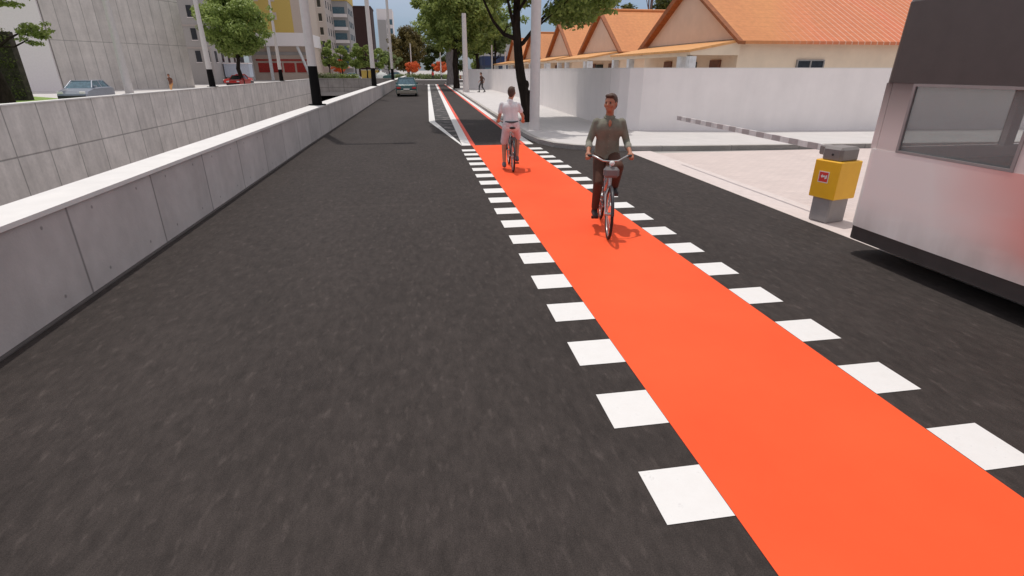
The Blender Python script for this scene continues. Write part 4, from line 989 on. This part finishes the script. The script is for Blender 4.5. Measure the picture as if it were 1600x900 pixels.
        z.build('button', 'cuff', t)
    if belt:
        z = MB(); z.tube([hip+Vector((.145*math.cos(a), .125*math.sin(a), .075+.02*math.sin(a))) for a in [2*PI*k/20 for k in range(21)]], .022, 6); z.build('belt', belt, t)
    if cuffs:
        for s in (-1, 1): z = MB(); p = el[s].lerp(hand[s], .34); q_ = el[s].lerp(hand[s], .5); z.cap(p, q_, .053, .045); voxel(z, 'cuff', cuffs, t, vox, 1)
    return t
RZ2 = PI - rad(13)
bicycle('silver bicycle ridden towards the camera by the man in the dark shirt', (2.50, 7.02, .004), RZ2, 0, 'bike_s', True)
person('man in dark olive shirt and brown trousers cycling towards the camera on the red lane', (2.50, 7.02, .004), RZ2,
       dict(hip=(0, -.24, .985), chest=(0, -.17, 1.45), head=(0, -.12, 1.685), hand={-1: (-.28, .08, 1.06), 1: (.28, .08, 1.06)},
            foot={1: (.13, -.10, .235), -1: (-.13, -.10, .56)}, kneep={1: (.05, 1, .1), -1: (-.06, 1, .1)}, collar='shirt_o'), skin='skin_d', top='shirt_o', bottom='trou_b', sleeve='long', leg='long', shoe='shoe', cuffs='cuff', head_turn=rad(-30), vox=.010)
bicycle('bicycle ridden away from the camera by the man in white', (1.98, 12.1, .004), rad(-4), 0, 'bike_d', False)
person('man in white T-shirt and pale shorts cycling away on the red lane', (1.98, 12.1, .004), rad(-4),
       dict(hip=(-.02, -.25, .99), chest=(-.04, -.20, 1.42), head=(0.0, -.16, 1.645), hand={-1: (-.28, .08, 1.055), 1: (.28, .08, 1.055)},
            foot={-1: (-.17, -.16, .14), 1: (.13, -.06, .25)}, kneep={1: (.25, 1, .1), -1: (-.18, 1, .1)}), skin='skin', top='shirt_w', bottom='shorts', sleeve='short', leg='short', shoe='shoe_g', belt='belt', head_turn=rad(-20), vox=.010)
WALK = dict(hip=(0, 0, .93), chest=(0, .05, 1.40), head=(0, .09, 1.64), hand={-1: (-.25, .18, .95), 1: (.25, -.08, .92)}, foot={1: (.09, -.24, .14), -1: (-.09, .26, .10)}, toe={1: (0, .14, -.09), -1: (0, .17, -.045)})
person('pedestrian in dark clothes walking along the white wall', (5.85, 52.6, .125), rad(55), WALK, top='trou_b', bottom='shoe', sleeve='long', leg='long', vox=.022, shoe='shoe')
person('person in dark top and orange shorts beyond the retaining wall by the windowless facade', (-22.6, 56.5, 0), rad(160), WALK, skin='skin_d', top='brown', bottom='leaf_o' if False else 'eave', sleeve='short', leg='long', vox=.022)
person('person in red standing among the shrubs at the end of the street', (3.2, 126.2, .12), rad(180), WALK, top='redcar', bottom='shoe', sleeve='long', leg='long', vox=.03)
person('person in white beside the shrubs at the far pavement', (5.1, 125.6, .12), rad(90), WALK, top='shirt_w', bottom='shoe', sleeve='long', leg='long', vox=.03)

# red and white construction barriers by the junction
for i, (x, y, lb) in enumerate([(6.2, 108, 'red and white road barrier at the junction, nearer one'), (8.3, 111, 'red and white road barrier at the junction, farther one')]):
    t = thing('road_barrier', lb, 'barrier', (x, y, 0), 0, 'red and white road barriers')
    for k in range(2):
        bb_ = MB()
        for j in range(6): bb_.cur = j % 2; bb_.box(-.9+j*.3, -.03, .45+k*.4, -.6+j*.3, .03, .70+k*.4)
        bb_.build('board', ['sred', 'swhite'], t)
    for sx in (-.7, .7): MB().box(sx-.04, -.3, 0, sx+.04, -.04, .44).build('leg', 'frame', t); MB().box(sx-.04, .031, 0, sx+.04, .08, 1.1).build('post', 'frame', t)
